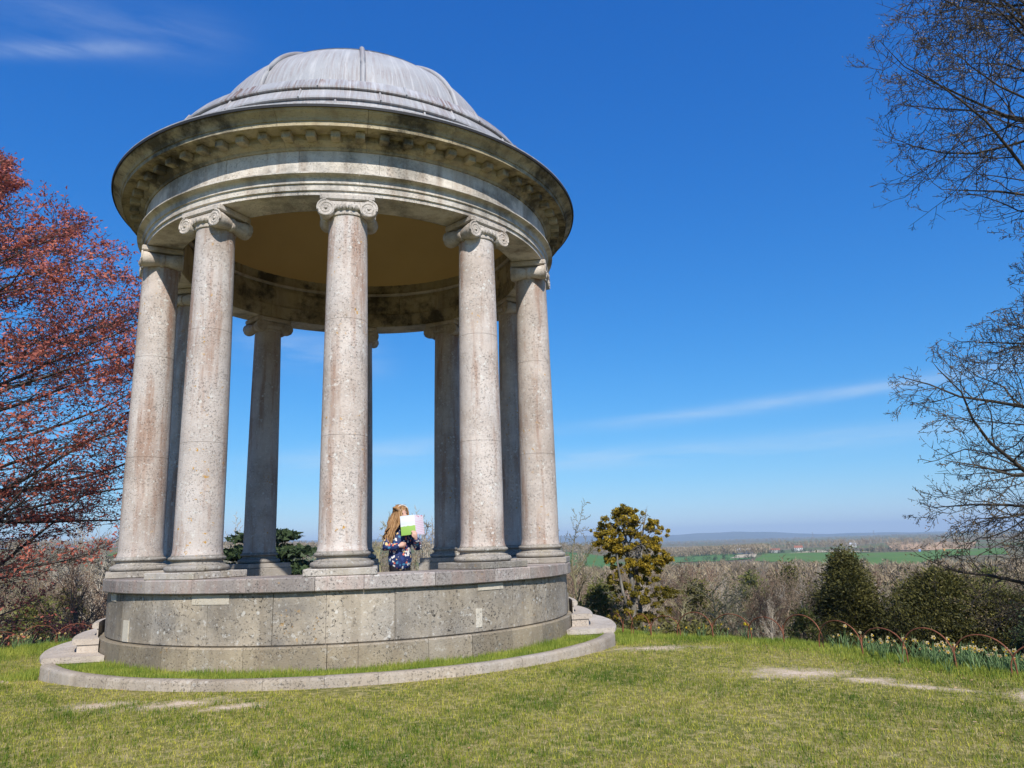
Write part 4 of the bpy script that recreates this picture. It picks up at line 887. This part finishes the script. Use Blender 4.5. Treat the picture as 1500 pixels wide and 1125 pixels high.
# ---------------------------------------------------------------- hoop fences
def hoop_fence(label, pts):
    f = thing('hoop_fence', label, 'fence')
    for i, (a, b) in enumerate(zip(pts, pts[1:])):
        ax, ay = a; bx, by = b; za, zb = hz(ax, ay), hz(bx, by); h = .36+.03*math.sin(i*2.1); off = .012*((-1)**i); p = []
        ln = math.hypot(bx-ax, by-ay); nx, ny = -(by-ay)/ln*off, (bx-ax)/ln*off; lean = .02*math.sin(i*1.7)
        for t in np.linspace(0, 1, 23):
            th = math.pi*t; u = .5-.5*math.cos(th)*1.06; zz = math.sin(th)
            p.append((ax+(bx-ax)*u+nx+lean*zz*ny/.012, ay+(by-ay)*u+ny, za+(zb-za)*u+.05+(h-.05)*zz**.8))
        p = [(p[0][0], p[0][1], za-.25)]+p+[(p[-1][0], p[-1][1], zb-.25)]
        obj('hoop', tubes_mesh('hoop', [(p, [.007]*len(p))], 6), 'rust', f)
        if i % 2 == 0: obj('stake', tubes_mesh('stake', [([(ax, ay, za-.25), (ax+.004, ay, za+.12), (ax+.006, ay, za+.24)], [.008, .008, .006])], 5), 'rust', f)
hoop_fence('low rusty iron hoop fence curving along the lawn edge on the right', FENCE_R)
hoop_fence('low rusty iron hoop fence by the daffodils under the red tree', FENCE_L)

# ---------------------------------------------------------------- grass
def in_dirt(x, y):
    m = np.full(len(x), 9.0)
    for (cx, cy, a, b, th) in DIRT:
        dx, dy = x-cx, y-cy; u = (dx*math.cos(th)+dy*math.sin(th))/a; v = (-dx*math.sin(th)+dy*math.cos(th))/b
        m = np.minimum(m, np.hypot(u, v)+.45*vnoise(x*7, y*7, 1.0, 3)+.35*vnoise(x, y, .05, 6))
    return m
def blades(name, label, x, y, z, ln, wd, tint, mat, rng, bend=.5):
    n = len(x); a = rng.uniform(0, 2*np.pi, n); lean = np.abs(rng.normal(0, bend, n)); b = a+rng.normal(0, .7, n)+np.pi/2
    B = np.column_stack([x, y, z]); side = np.column_stack([np.cos(a), np.sin(a), 0*a])*wd[:, None]/2
    d = np.column_stack([np.cos(b)*np.sin(lean), np.sin(b)*np.sin(lean), np.cos(lean)])
    P = np.stack([B-side, B+side, B+d*ln[:, None]], 1).reshape(-1, 3)
    o = obj(name, fast_mesh(name, P, np.arange(n*3), np.full(n, 3), np.repeat(tint, 3)), mat); return tag(o, label, 'grass', kind='stuff')
def lawn_points(rng, n, x0, x1, y0, y1):
    x = rng.uniform(x0, x1, n); y = rng.uniform(y0, y1, n); r = np.hypot(x, y); s = sdist(x, y)
    az_ = np.degrees(np.arctan2(x-CAM.x, y-CAM.y)); dist = np.hypot(x-CAM.x, y-CAM.y)
    keep = (r > 4.10) & (s <= .0) & (az_ > -38) & (az_ < 58) & (dist > 4.2)
    keep &= rng.uniform(0, 1, n) < np.clip(7.5/dist, .35, 1)
    return x[keep], y[keep]
rg = np.random.default_rng(17)
x, y = lawn_points(rg, 1150000, -8.5, 8.5, -8.6, 4)
patchy = vnoise(x, y, .9, 1)+.8*vnoise(x, y, .33, 4)+.75*vnoise(x*1.7, y, .11, 7)+.5*vnoise(x, y*1.4, .045, 2); d_ = in_dirt(x, y)
ringw = np.exp(-((np.hypot(x, y)-4.25)/.28)**2)*1.2          # worn turf along the kerb
worn = .55*np.exp(-((x-4.6)/1.3)**2-((y+5.4)/1.6)**2)
pt = patchy-ringw-worn+rg.normal(0, .35, len(x))
ok = (rg.uniform(0, 1, len(x)) < np.clip((d_-.25)/1.0, .03, 1)) & (pt > -1.5)
xg, yg, pg = x[ok], y[ok], pt[ok]; n = len(xg)
tint = np.clip(.42-.36*pg+rg.normal(0, .17, n), 0, 1)
green = rg.uniform(0, 1, n) > np.clip(.20-.16*pg, .05, .6)
ln = rg.uniform(.018, .05, n)*np.clip(1+.25*pg, .5, 1.7)
blades('grass', 'short patchy green lawn grass before the rotunda', xg[green], yg[green], height(xg[green], yg[green])-.004, ln[green], rg.uniform(.004, .0085, green.sum()), tint[green], 'blade', rg, 1.15)
blades('dry_grass', 'straw coloured dry stems in the lawn', xg[~green], yg[~green], height(xg[~green], yg[~green])-.004, ln[~green]*.9, rg.uniform(.003, .0065, (~green).sum()), rg.uniform(0, 1, (~green).sum()), 'blade_dry', rg, 1.25)
# verge inside the kerb
n = 26000; a = rg.uniform(R(-65), R(65), n); r = rg.uniform(3.435, 3.935, n); lg = rg.uniform(.03, .075, n)*(1+.35*vnoise(a*9, r*3, 1, 2))*np.where(r < 3.5, 1.25, 1)
blades('verge_grass', 'lush grass in the strip between kerb and podium', r*np.sin(a), -r*np.cos(a), np.full(n, .066), lg, rg.uniform(.004, .008, n), np.clip(.4+.3*vnoise(a*12, r*4, 1, 5)+rg.normal(0, .2, n), 0, 1), 'blade_lush', rg, .55)
# rough grass along the fences and round the steps
def along(rng, pts, n, w, off=0):
    P = np.array(pts); seg = rng.integers(0, len(P)-1, n); t = rng.uniform(0, 1, n)[:, None]; q = P[seg]*(1-t)+P[seg+1]*t
    tg = P[seg+1]-P[seg]; nn = np.column_stack([tg[:, 1], -tg[:, 0]]); nn /= np.linalg.norm(nn, axis=1, keepdims=True)
    return q+nn*(rng.normal(0, w, n)+off)[:, None]
FL2 = [(-4.1, 5.1)]+FENCE_L+[(-8.2, 2.5), (-9.5, 1.6)]
for nm, lab, pts, n, w, off in [('rough_grass', 'longer tufted grass along the right hoop fence', FENCE_R, 34000, .32, .16), ('rough_grass', 'longer lush grass under the red tree', FL2[::-1], 26000, .55, .55)]:
    q = along(rg, pts, n, w, off); k = np.hypot(q[:, 0], q[:, 1]) > 4.12; q = q[k]; n = len(q)
    lg = rg.uniform(.03, .10, n)*(1+.5*vnoise(q[:, 0], q[:, 1], .25, 3))*(.75 if pts is FENCE_R else 1.1)
    blades(nm, lab, q[:, 0], q[:, 1], height(q[:, 0], q[:, 1])-.01, np.abs(lg)+.02, rg.uniform(.005, .010, n), np.clip(.45+.35*vnoise(q[:, 0], q[:, 1], .4, 8)+rg.normal(0, .22, n), 0, 1), 'blade_lush', rg, .5)
n = 9000; a = rg.choice([-1, 1], n)*rg.uniform(R(64), R(125), n); r = 4.1+np.abs(rg.normal(0, .18, n)); xx, yy = r*np.sin(a), -r*np.cos(a)
blades('rough_grass', 'tufts of grass growing against the curved steps', xx, yy, height(xx, yy)-.01, rg.uniform(.04, .12, n), rg.uniform(.005, .009, n), np.clip(rg.normal(.45, .25, n), 0, 1), 'blade_lush', rg, .5)
# fallen leaves and crumbs
q = np.concatenate([along(rg, FENCE_R[1:9], 150, .25, -.35), np.column_stack(lawn_points(rg, 700, -6, 7, -8, 0))]); n = len(q); u = rand_dirs(rg, n); u[:, 2] *= .3; w = np.cross(u, rand_dirs(rg, n)); w[:, 2] *= .4
s_ = rg.uniform(.008, .022, n)[:, None]
o = obj('fallen_leaves', quads_mesh('fallen_leaves', np.column_stack([q, height(q[:, 0], q[:, 1])+.025]), u*s_, w*s_*.7, rg.uniform(0, 1, n), True), 'litter'); tag(o, 'dry leaf crumbs strewn on the lawn', 'leaves', kind='stuff')

# ---------------------------------------------------------------- daffodils
def daffodil_meshes(seed):
    r = random.Random(seed); V = []; F = []
    for i in range(8):
        a = r.uniform(0, 6.28); L = r.uniform(.20, .36); le = r.uniform(.05, .4); w = .008; bx, by = r.gauss(0, .02), r.gauss(0, .02); o_ = len(V)
        for k in range(4):
            t = k/3; rr = L*t*math.sin(le*(1+t)); z = L*t*math.cos(le*(1+.8*t)); ww = w*(1-.75*t**2)
            V += [(bx+rr*math.cos(a)-ww*math.sin(a), by+rr*math.sin(a)+ww*math.cos(a), z), (bx+rr*math.cos(a)+ww*math.sin(a), by+rr*math.sin(a)-ww*math.cos(a), z)]
        for k in range(3): F.append((o_+2*k, o_+2*k+1, o_+2*k+3, o_+2*k+2))
    lm = mesh('leaves', V, F); lm.attributes.new('tint', 'FLOAT', 'POINT').data.foreach_set('value', [r.random() for _ in V])
    h = r.uniform(.27, .36); sm = tubes_mesh('stem', [([(0, 0, 0), (.01, 0, h*.6), (.015, -.01, h*.93), (.02, -.035, h)], [.004, .0038, .0035, .004])], 5)
    V = []; F = []
    for i in range(6):
        a = i*math.pi/3; o_ = len(V)
        for rr, ww, y_ in ((.003, .003, 0), (.015, .010, -.005), (.025, .008, -.003), (.031, .001, .003)):
            for sg in (-1, 1): V.append((.02+rr*math.cos(a)-sg*ww*math.sin(a), -.045+y_, h+rr*math.sin(a)+sg*ww*math.cos(a)))
        for k in range(3): F.append((o_+2*k, o_+2*k+1, o_+2*k+3, o_+2*k+2))
    fm = mesh('flower', V, F); fm.attributes.new('tint', 'FLOAT', 'POINT').data.foreach_set('value', [r.random() for _ in V])
    tm = lathe('trumpet', [(.003, 0), (.006, -.003), (.008, -.016), (.012, -.023), (.010, -.022), (.003, -.004)], 10, 60, 'y')
    for v in tm.vertices: v.co += Vector((.02, -.045, h))
    return lm, sm, fm, tm
DAF = [daffodil_meshes(i) for i in range(5)]
for l_, s_, f_, t_ in DAF:
    for me_, mt in ((l_, 'daffodil_leaf'), (s_, 'daffodil_leaf'), (t_, 'petal_yellow')): me_.materials.append(M[mt])
    f_.materials.append(M['petal'])
DAFY = []
for l_, s_, f_, t_ in DAF: f2 = f_.copy(); f2.materials.clear(); f2.materials.append(M['petal_yellow']); DAFY.append((l_, s_, f2, t_))
rdf = random.Random(9)
def daffodil(x, y, lab, grp, yellow=False):
    l_, s_, f_, t_ = rdf.choice(DAFY if yellow else DAF); sc_ = rdf.uniform(.5, .85)
    o = thing('daffodil', lab, 'flower', (x, y, hz(x, y)-.01), rdf.gauss(0, .9), grp); o.scale = (sc_,)*3
    for nm, me_ in (('leaves', l_), ('stem', s_)): c = bpy.data.objects.new(nm, me_); C.objects.link(c); c.parent = o
    f = bpy.data.objects.new('flower', f_); C.objects.link(f); f.parent = o; t2 = bpy.data.objects.new('trumpet', t_); C.objects.link(t2); t2.parent = f
for q in along(np.random.default_rng(31), FENCE_R[0:8], 150, .22, .32): daffodil(q[0], q[1], 'pale cream daffodil in the drift outside the right hoop fence', 'daffodils by the right fence')
for q in along(np.random.default_rng(33), FENCE_R[8:14], 11, .12, .15): daffodil(q[0], q[1], 'yellow daffodil among grass at the fence near the steps', 'yellow daffodils by the steps', True)
for q in along(np.random.default_rng(32), FL2[::-1], 60, .25, -.1): daffodil(q[0], q[1], 'cream daffodil in long grass under the red tree', 'daffodils under the red tree')

# ---------------------------------------------------------------- the child with a leaflet
def capsule(bm, pts, rads, seg=10, ry=None):
    """closed tapered tube with rounded ends"""
    P = [Vector(p) for p in pts]; n = len(P); rings = []
    for i in range(n):
        t = (P[min(i+1, n-1)]-P[max(i-1, 0)]).normalized(); a = t.cross(Vector((0, 1, 0)) if abs(t.y) < .9 else Vector((1, 0, 0))).normalized(); b = t.cross(a)
        ee = [(0, 1)]
        if i == 0: ee = [(-.85, .5), (-.5, .85), (0, 1)]
        if i == n-1: ee = [(0, 1), (.5, .85), (.85, .5)]
        for off, k in ee:
            ry_ = ry[i] if ry else 1
            rings.append([bm.verts.new(P[i]+t*off*rads[i]+(a*math.cos(q)+b*math.sin(q)*ry_)*rads[i]*k) for q in np.linspace(0, 2*math.pi, seg, endpoint=False)])
    for r0, r1 in zip(rings, rings[1:]):
        for j in range(seg): bm.faces.new((r0[j], r0[(j+1) % seg], r1[(j+1) % seg], r1[j]))
    bm.faces.new(rings[0][::-1]); bm.faces.new(rings[-1])
def ball(bm, c, r):
    m_ = Matrix.Translation(c) @ Matrix.Diagonal((*r, 1)); bmesh.ops.create_uvsphere(bm, u_segments=16, v_segments=10, radius=1, matrix=m_)
def remeshed(name, bm, vox, sm=4):
    bmesh.ops.recalc_face_normals(bm, faces=bm.faces)
    me = bpy.data.meshes.new(name); bm.to_mesh(me); bm.free(); o = bpy.data.objects.new('tmp', me); C.objects.link(o)
    md = o.modifiers.new('r', 'REMESH'); md.mode = 'VOXEL'; md.voxel_size = vox; md.use_smooth_shade = True
    if sm: ms = o.modifiers.new('s', 'SMOOTH'); ms.iterations = sm; ms.factor = .5
    dg = bpy.context.evaluated_depsgraph_get(); me2 = bpy.data.meshes.new_from_object(o.evaluated_get(dg)); bpy.data.objects.remove(o); bpy.data.meshes.remove(me)
    me2.name = name; me2.materials.clear()
    for p in me2.polygons: p.use_smooth = True
    return me2
def child():
    ch = thing('person', 'child with long fair hair and flowery navy coat reading a leaflet inside the rotunda', 'person', (.625, -2.34, .602), R(22))
    # local: -y faces the lawn, +x to the right; feet at 0, crown at about 1.31
    hc = Vector((-.005, -.035, 1.19))
    bm = bmesh.new()
    for s in (-1, 1):
        capsule(bm, [(s*.065, 0, .60), (s*.07, -.005, .36), (s*.072, .01, .08)], [.075, .055, .038]); capsule(bm, [(s*.072, .02, .035), (s*.078, -.10, .028)], [.036, .03])
    capsule(bm, [(0, 0, .56), (0, 0, .72), (0, 0, .86), (0, 0, .97)], [.115, .10, .12, .10], 16, [.75, .75, .7, .62])
    capsule(bm, [(0, 0, 1.0), (0, -.015, 1.08)], [.045, .042])
    ball(bm, hc, (.078, .094, .108)); ball(bm, hc+Vector((.012, -.055, -.05)), (.05, .045, .048))
    ball(bm, hc+Vector((.028, -.098, -.012)), (.011, .016, .016)); ball(bm, hc+Vector((.022, -.088, -.048)), (.022, .012, .006)); ball(bm, hc+Vector((.022, -.086, -.060)), (.018, .012, .006))
    for s in (-1, 1): ball(bm, hc+Vector((s*.078, .01, -.005)), (.014, .022, .028))
    # arms: viewer's left arm folded over the belly, viewer's right arm raised to the leaflet
    LS, LE, LW = Vector((-.145, 0, .965)), Vector((-.21, -.04, .765)), Vector((-.095, -.155, .79))
    RS, RE, RW = Vector((.145, 0, .965)), Vector((.195, -.13, .77)), Vector((.078, -.308, .875))
    for S, E, Wr in ((LS, LE, LW), (RS, RE, RW)): capsule(bm, [S, (S+E)/2, E, (E+Wr)/2, Wr], [.046, .041, .036, .031, .023])
    def hand(w, d, side, curl, up):
        d = d.normalized(); side = side.normalized(); nrm = d.cross(side).normalized()
        capsule(bm, [w, w+d*.035, w+d*.055], [.022, .027, .026], 10)
        for k, (o_, L) in enumerate(((-.024, .045), (-.008, .052), (.008, .049), (.023, .038))):
            b = w+d*.062+side*o_; m_ = b+d*L*.5+nrm*curl*.4*L; e = m_+d*L*.28+nrm*curl*L*.7
            capsule(bm, [b-d*.012, b, m_, e], [.0095, .009, .0085, .0075], 8)
        b = w+d*.022-side*.026; capsule(bm, [b, b+d*.022-side*.014+nrm*curl*.012, b+d*.045-side*.008+nrm*curl*.03], [.011, .0098, .0085], 8)
    hand(LW, Vector((.9, -.25, .12)), Vector((-.1, .1, -1)), .5, 1)
    hand(RW, Vector((-.25, -.15, 1)), Vector((1, .15, .25)), .8, 1)
    body = obj('body', remeshed('body', bm, .0075, 2), 'skin', ch)
    for s in (-1, 1):
        b2 = bmesh.new(); ball(b2, hc+Vector((.014+s*.032, -.089, .008)), (.011, .006, .008)); me = bpy.data.meshes.new('eye'); b2.to_mesh(me); b2.free(); obj('eye', me, 'eye', ch)
    # trousers and shoes
    bm = bmesh.new()
    for s in (-1, 1): capsule(bm, [(s*.06, 0, .60), (s*.07, -.005, .36), (s*.074, .012, .09)], [.088, .068, .055], 14)
    capsule(bm, [(0, 0, .56), (0, 0, .66)], [.12, .115], 16, [.8, .8]); obj('trousers', remeshed('trousers', bm, .012), 'trousers', ch)
    for s in (-1, 1):
        bm = bmesh.new(); capsule(bm, [(s*.074, .03, .045), (s*.08, -.12, .038)], [.046, .04], 12); obj('shoe', remeshed('shoe', bm, .01), 'shoe', ch)
    # coat
    bm = bmesh.new()
    capsule(bm, [(0, 0, .60), (0, 0, .645), (0, -.005, .74), (0, 0, .85), (0, 0, .96), (0, 0, 1.01)], [.16, .16, .148, .148, .132, .075], 22, [.78, .78, .78, .76, .66, .75])
    for S, E, Wr in ((LS, LE, LW), (RS, RE, RW)):
        W2 = Wr+(E-Wr)*.12; capsule(bm, [S*.94, (S+E)/2, E, (E+W2)/2, W2], [.064, .062, .058, .050, .042], 14)
    capsule(bm, [(0, 0, 1.0), (0, -.005, 1.035)], [.064, .058], 14)
    cm_ = Mat('flower_print'); v = cm_.coord('Object'); jn = cm_.n('ShaderNodeTexNoise'); jn.inputs['Scale'].default_value = 22; cm_.l(v, jn.inputs['Vector']); vj = cm_.mix(.05, v, jn.outputs[1])
    vc = cm_.n('ShaderNodeSeparateColor'); cm_.l(cm_.vor(vj, 27, 'Color'), vc.inputs[0]); vd = cm_.vor(vj, 27)
    pc = cm_.ramp(vc.outputs[0], [(0, (.022, .045, .16)), (.30, (.72, .70, .66)), (.56, (.05, .20, .34)), (.68, (.62, .16, .10)), (.77, (.66, .46, .20)), (.86, (.6, .35, .32)), (.93, (.022, .045, .16))], 'CONSTANT')
    colr = cm_.mix(cm_.ramp(vd, [(.42, 0), (.50, 1)]), pc, (.014, .026, .095))
    obj('coat', remeshed('coat', bm, .009, 5), cm_.bsdf(colr, .6, cm_.noise(v, 25), .3, .01), ch)
    # hair: cap plus long locks falling over the viewer's left shoulder and the back
    hm = Mat('hair'); hv = hm.coord('Object', (30, 30, 3)); M['hair'] = hm.bsdf(hm.ramp(hm.noise(hv, 2.5, 4), [(.3, (.17, .085, .035)), (.55, (.36, .20, .085)), (.75, (.55, .36, .17))]), .45, hm.noise(hv, 5), .6, .004, .5)
    bm = bmesh.new(); ball(bm, hc+Vector((-.004, .014, .016)), (.092, .102, .108)); capsule(bm, [hc+Vector((0, .04, 0)), hc+Vector((-.01, .07, -.12)), Vector((-.03, .085, .92)), Vector((-.05, .09, .80))], [.075, .075, .08, .05], 14)
    hair = obj('hair', remeshed('hair', bm, .008, 2), 'hair', ch)
    r = random.Random(5); T = []
    for i in range(150):
        a = r.uniform(-2.5, 1.1) if i % 4 else r.uniform(-3.1, 3.1); top = hc+Vector((math.sin(a)*.03, .02+math.cos(a)*.03, .118+r.gauss(0, .004)))
        fx, fy = math.sin(a), math.cos(a)
        if fy < -.35 and fx > -.3: continue
        s1 = hc+Vector((fx*.098, fy*.108, .03)); fall = r.uniform(.24, .46) if fx < .5 else r.uniform(.12, .24)
        wv_ = r.gauss(0, .018)
        e1 = hc+Vector((fx*.115-.022+wv_, fy*.10, -.10)); e2 = hc+Vector((fx*.13-.055-wv_+r.gauss(0, .012), fy*.09+r.gauss(0, .015), -.10-fall*.40)); e3 = hc+Vector((fx*.10-.095+wv_+r.gauss(0, .02), fy*.08, -.10-fall*.75))
        T.append(([tuple(q) for q in (top, (top+s1)/2+Vector((fx*.03, fy*.03, .015)), s1, e1, e2, e3)], [.007, .010, .011, .012, .010, .003]))
    for i in range(14): a = r.uniform(-1.6, 1.6); p = hc+Vector((math.sin(a)*.06, 0, .10)); T.append(([tuple(p), tuple(p+Vector((r.gauss(0, .02), r.gauss(0, .02), .03))), tuple(p+Vector((r.gauss(.02, .03), r.gauss(0, .03), .028)))], [.002, .0015, .0008]))
    obj('lock_of_hair', tubes_mesh('lock_of_hair', T, 6), 'hair', hair)
    ab = [hc+Vector((math.sin(t)*.096, -.045, .014+math.cos(t)*.108)) for t in np.linspace(-.9, .9, 16)]; obj('hairband', tubes_mesh('hairband', [([tuple(q) for q in ab], [.006]*16)], 6), 'band', ch)
    return ch
ch = child()
# open leaflet held beside the face: two pages meeting at a fold
def page(name, parent, w, h, ang, mat, lift):
    V = []; F = []; n = 6
    for i in range(n+1):
        t = i/n; x_ = w*t*math.cos(ang); y_ = -w*t*math.sin(ang)-.006*math.sin(t*math.pi)
        V += [(x_, y_-.0006, 0), (x_, y_-.0006, h), (x_, y_+.0006, h), (x_, y_+.0006, 0)]
    for i in range(n):
        for j in range(4): F.append((i*4+j, i*4+(j+1) % 4, i*4+4+(j+1) % 4, i*4+4+j))
    F += [(0, 1, 2, 3), (n*4+3, n*4+2, n*4+1, n*4)]
    return obj(name, mesh(name, V, F, 30), mat, parent)
pm = Mat('cover_print'); v = pm.coord('Generated'); sp = pm.n('ShaderNodeSeparateXYZ'); pm.l(v, sp.inputs[0])
edge = pm.math('ADD', sp.outputs[2], pm.math('MULTIPLY', pm.math('SUBTRACT', pm.noise(v, 3, 2), .5), .12))
c1 = pm.ramp(edge, [(0, (.20, .36, .06)), (.44, (.25, .42, .08)), (.47, (.60, .62, .64)), (.62, (.54, .58, .63)), (.8, (.62, .63, .65)), (1, (.54, .60, .67))])
ln_ = pm.math('MULTIPLY', pm.math('GREATER_THAN', pm.math('FRACT', pm.math('MULTIPLY', sp.outputs[2], 14)), .72), pm.math('GREATER_THAN', .60, sp.outputs[2])); ln_ = pm.math('MULTIPLY', ln_, pm.math('GREATER_THAN', sp.outputs[2], .50))
M['cover'] = pm.bsdf(pm.mix(pm.math('MULTIPLY', ln_, .35), c1, (.35, .4, .5)), .5)
pm = Mat('inside_print'); v = pm.coord('Generated'); sp = pm.n('ShaderNodeSeparateXYZ'); pm.l(v, sp.inputs[0])
fl = pm.math('MULTIPLY', pm.math('GREATER_THAN', .34, pm.vor(pm.coord('Generated', (6, 1, 8)), 1.0)), pm.math('GREATER_THAN', pm.math('ADD', sp.outputs[2], pm.math('MULTIPLY', sp.outputs[0], .25)), 1.0))
c2 = pm.mix(fl, (.62, .56, .62), (.50, .02, .10)); rows = pm.math('MULTIPLY', pm.math('GREATER_THAN', pm.math('FRACT', pm.math('MULTIPLY', pm.math('SUBTRACT', sp.outputs[2], pm.math('MULTIPLY', sp.outputs[0], .12)), 11)), .62), pm.math('GREATER_THAN', .72, sp.outputs[2]))
M['inside'] = pm.bsdf(pm.mix(pm.math('MULTIPLY', rows, .45), c2, (.55, .2, .32)), .5)
lf = thing('leaflet', 'open leaflet with a white and green cover held up by the child', 'leaflet', (.815, -2.572, 1.535), R(0)); lf.rotation_euler = (R(-8), R(-4), 0)
page('cover_page', lf, .185, .25, math.pi+R(8), 'cover', 0); page('inside_page', lf, .16, .25, R(-42), 'inside', 0)

# ---------------------------------------------------------------- the air
hb = boxmesh('haze', -16500, 16500, -16500, 16500, -60, 230); hm_ = bpy.data.materials.new('haze'); hm_.use_nodes = True; ht = hm_.node_tree; ht.nodes.clear()
ho = ht.nodes.new('ShaderNodeOutputMaterial'); pv = ht.nodes.new('ShaderNodeVolumePrincipled'); pv.inputs['Color'].default_value = (.62, .80, 1, 1); pv.inputs['Density'].default_value = 1.1e-4; pv.inputs['Anisotropy'].default_value = .0
ht.links.new(pv.outputs[0], ho.inputs['Volume'])
tag(obj('haze', hb, hm_), 'thin blue spring haze over the valley', 'haze', kind='stuff')
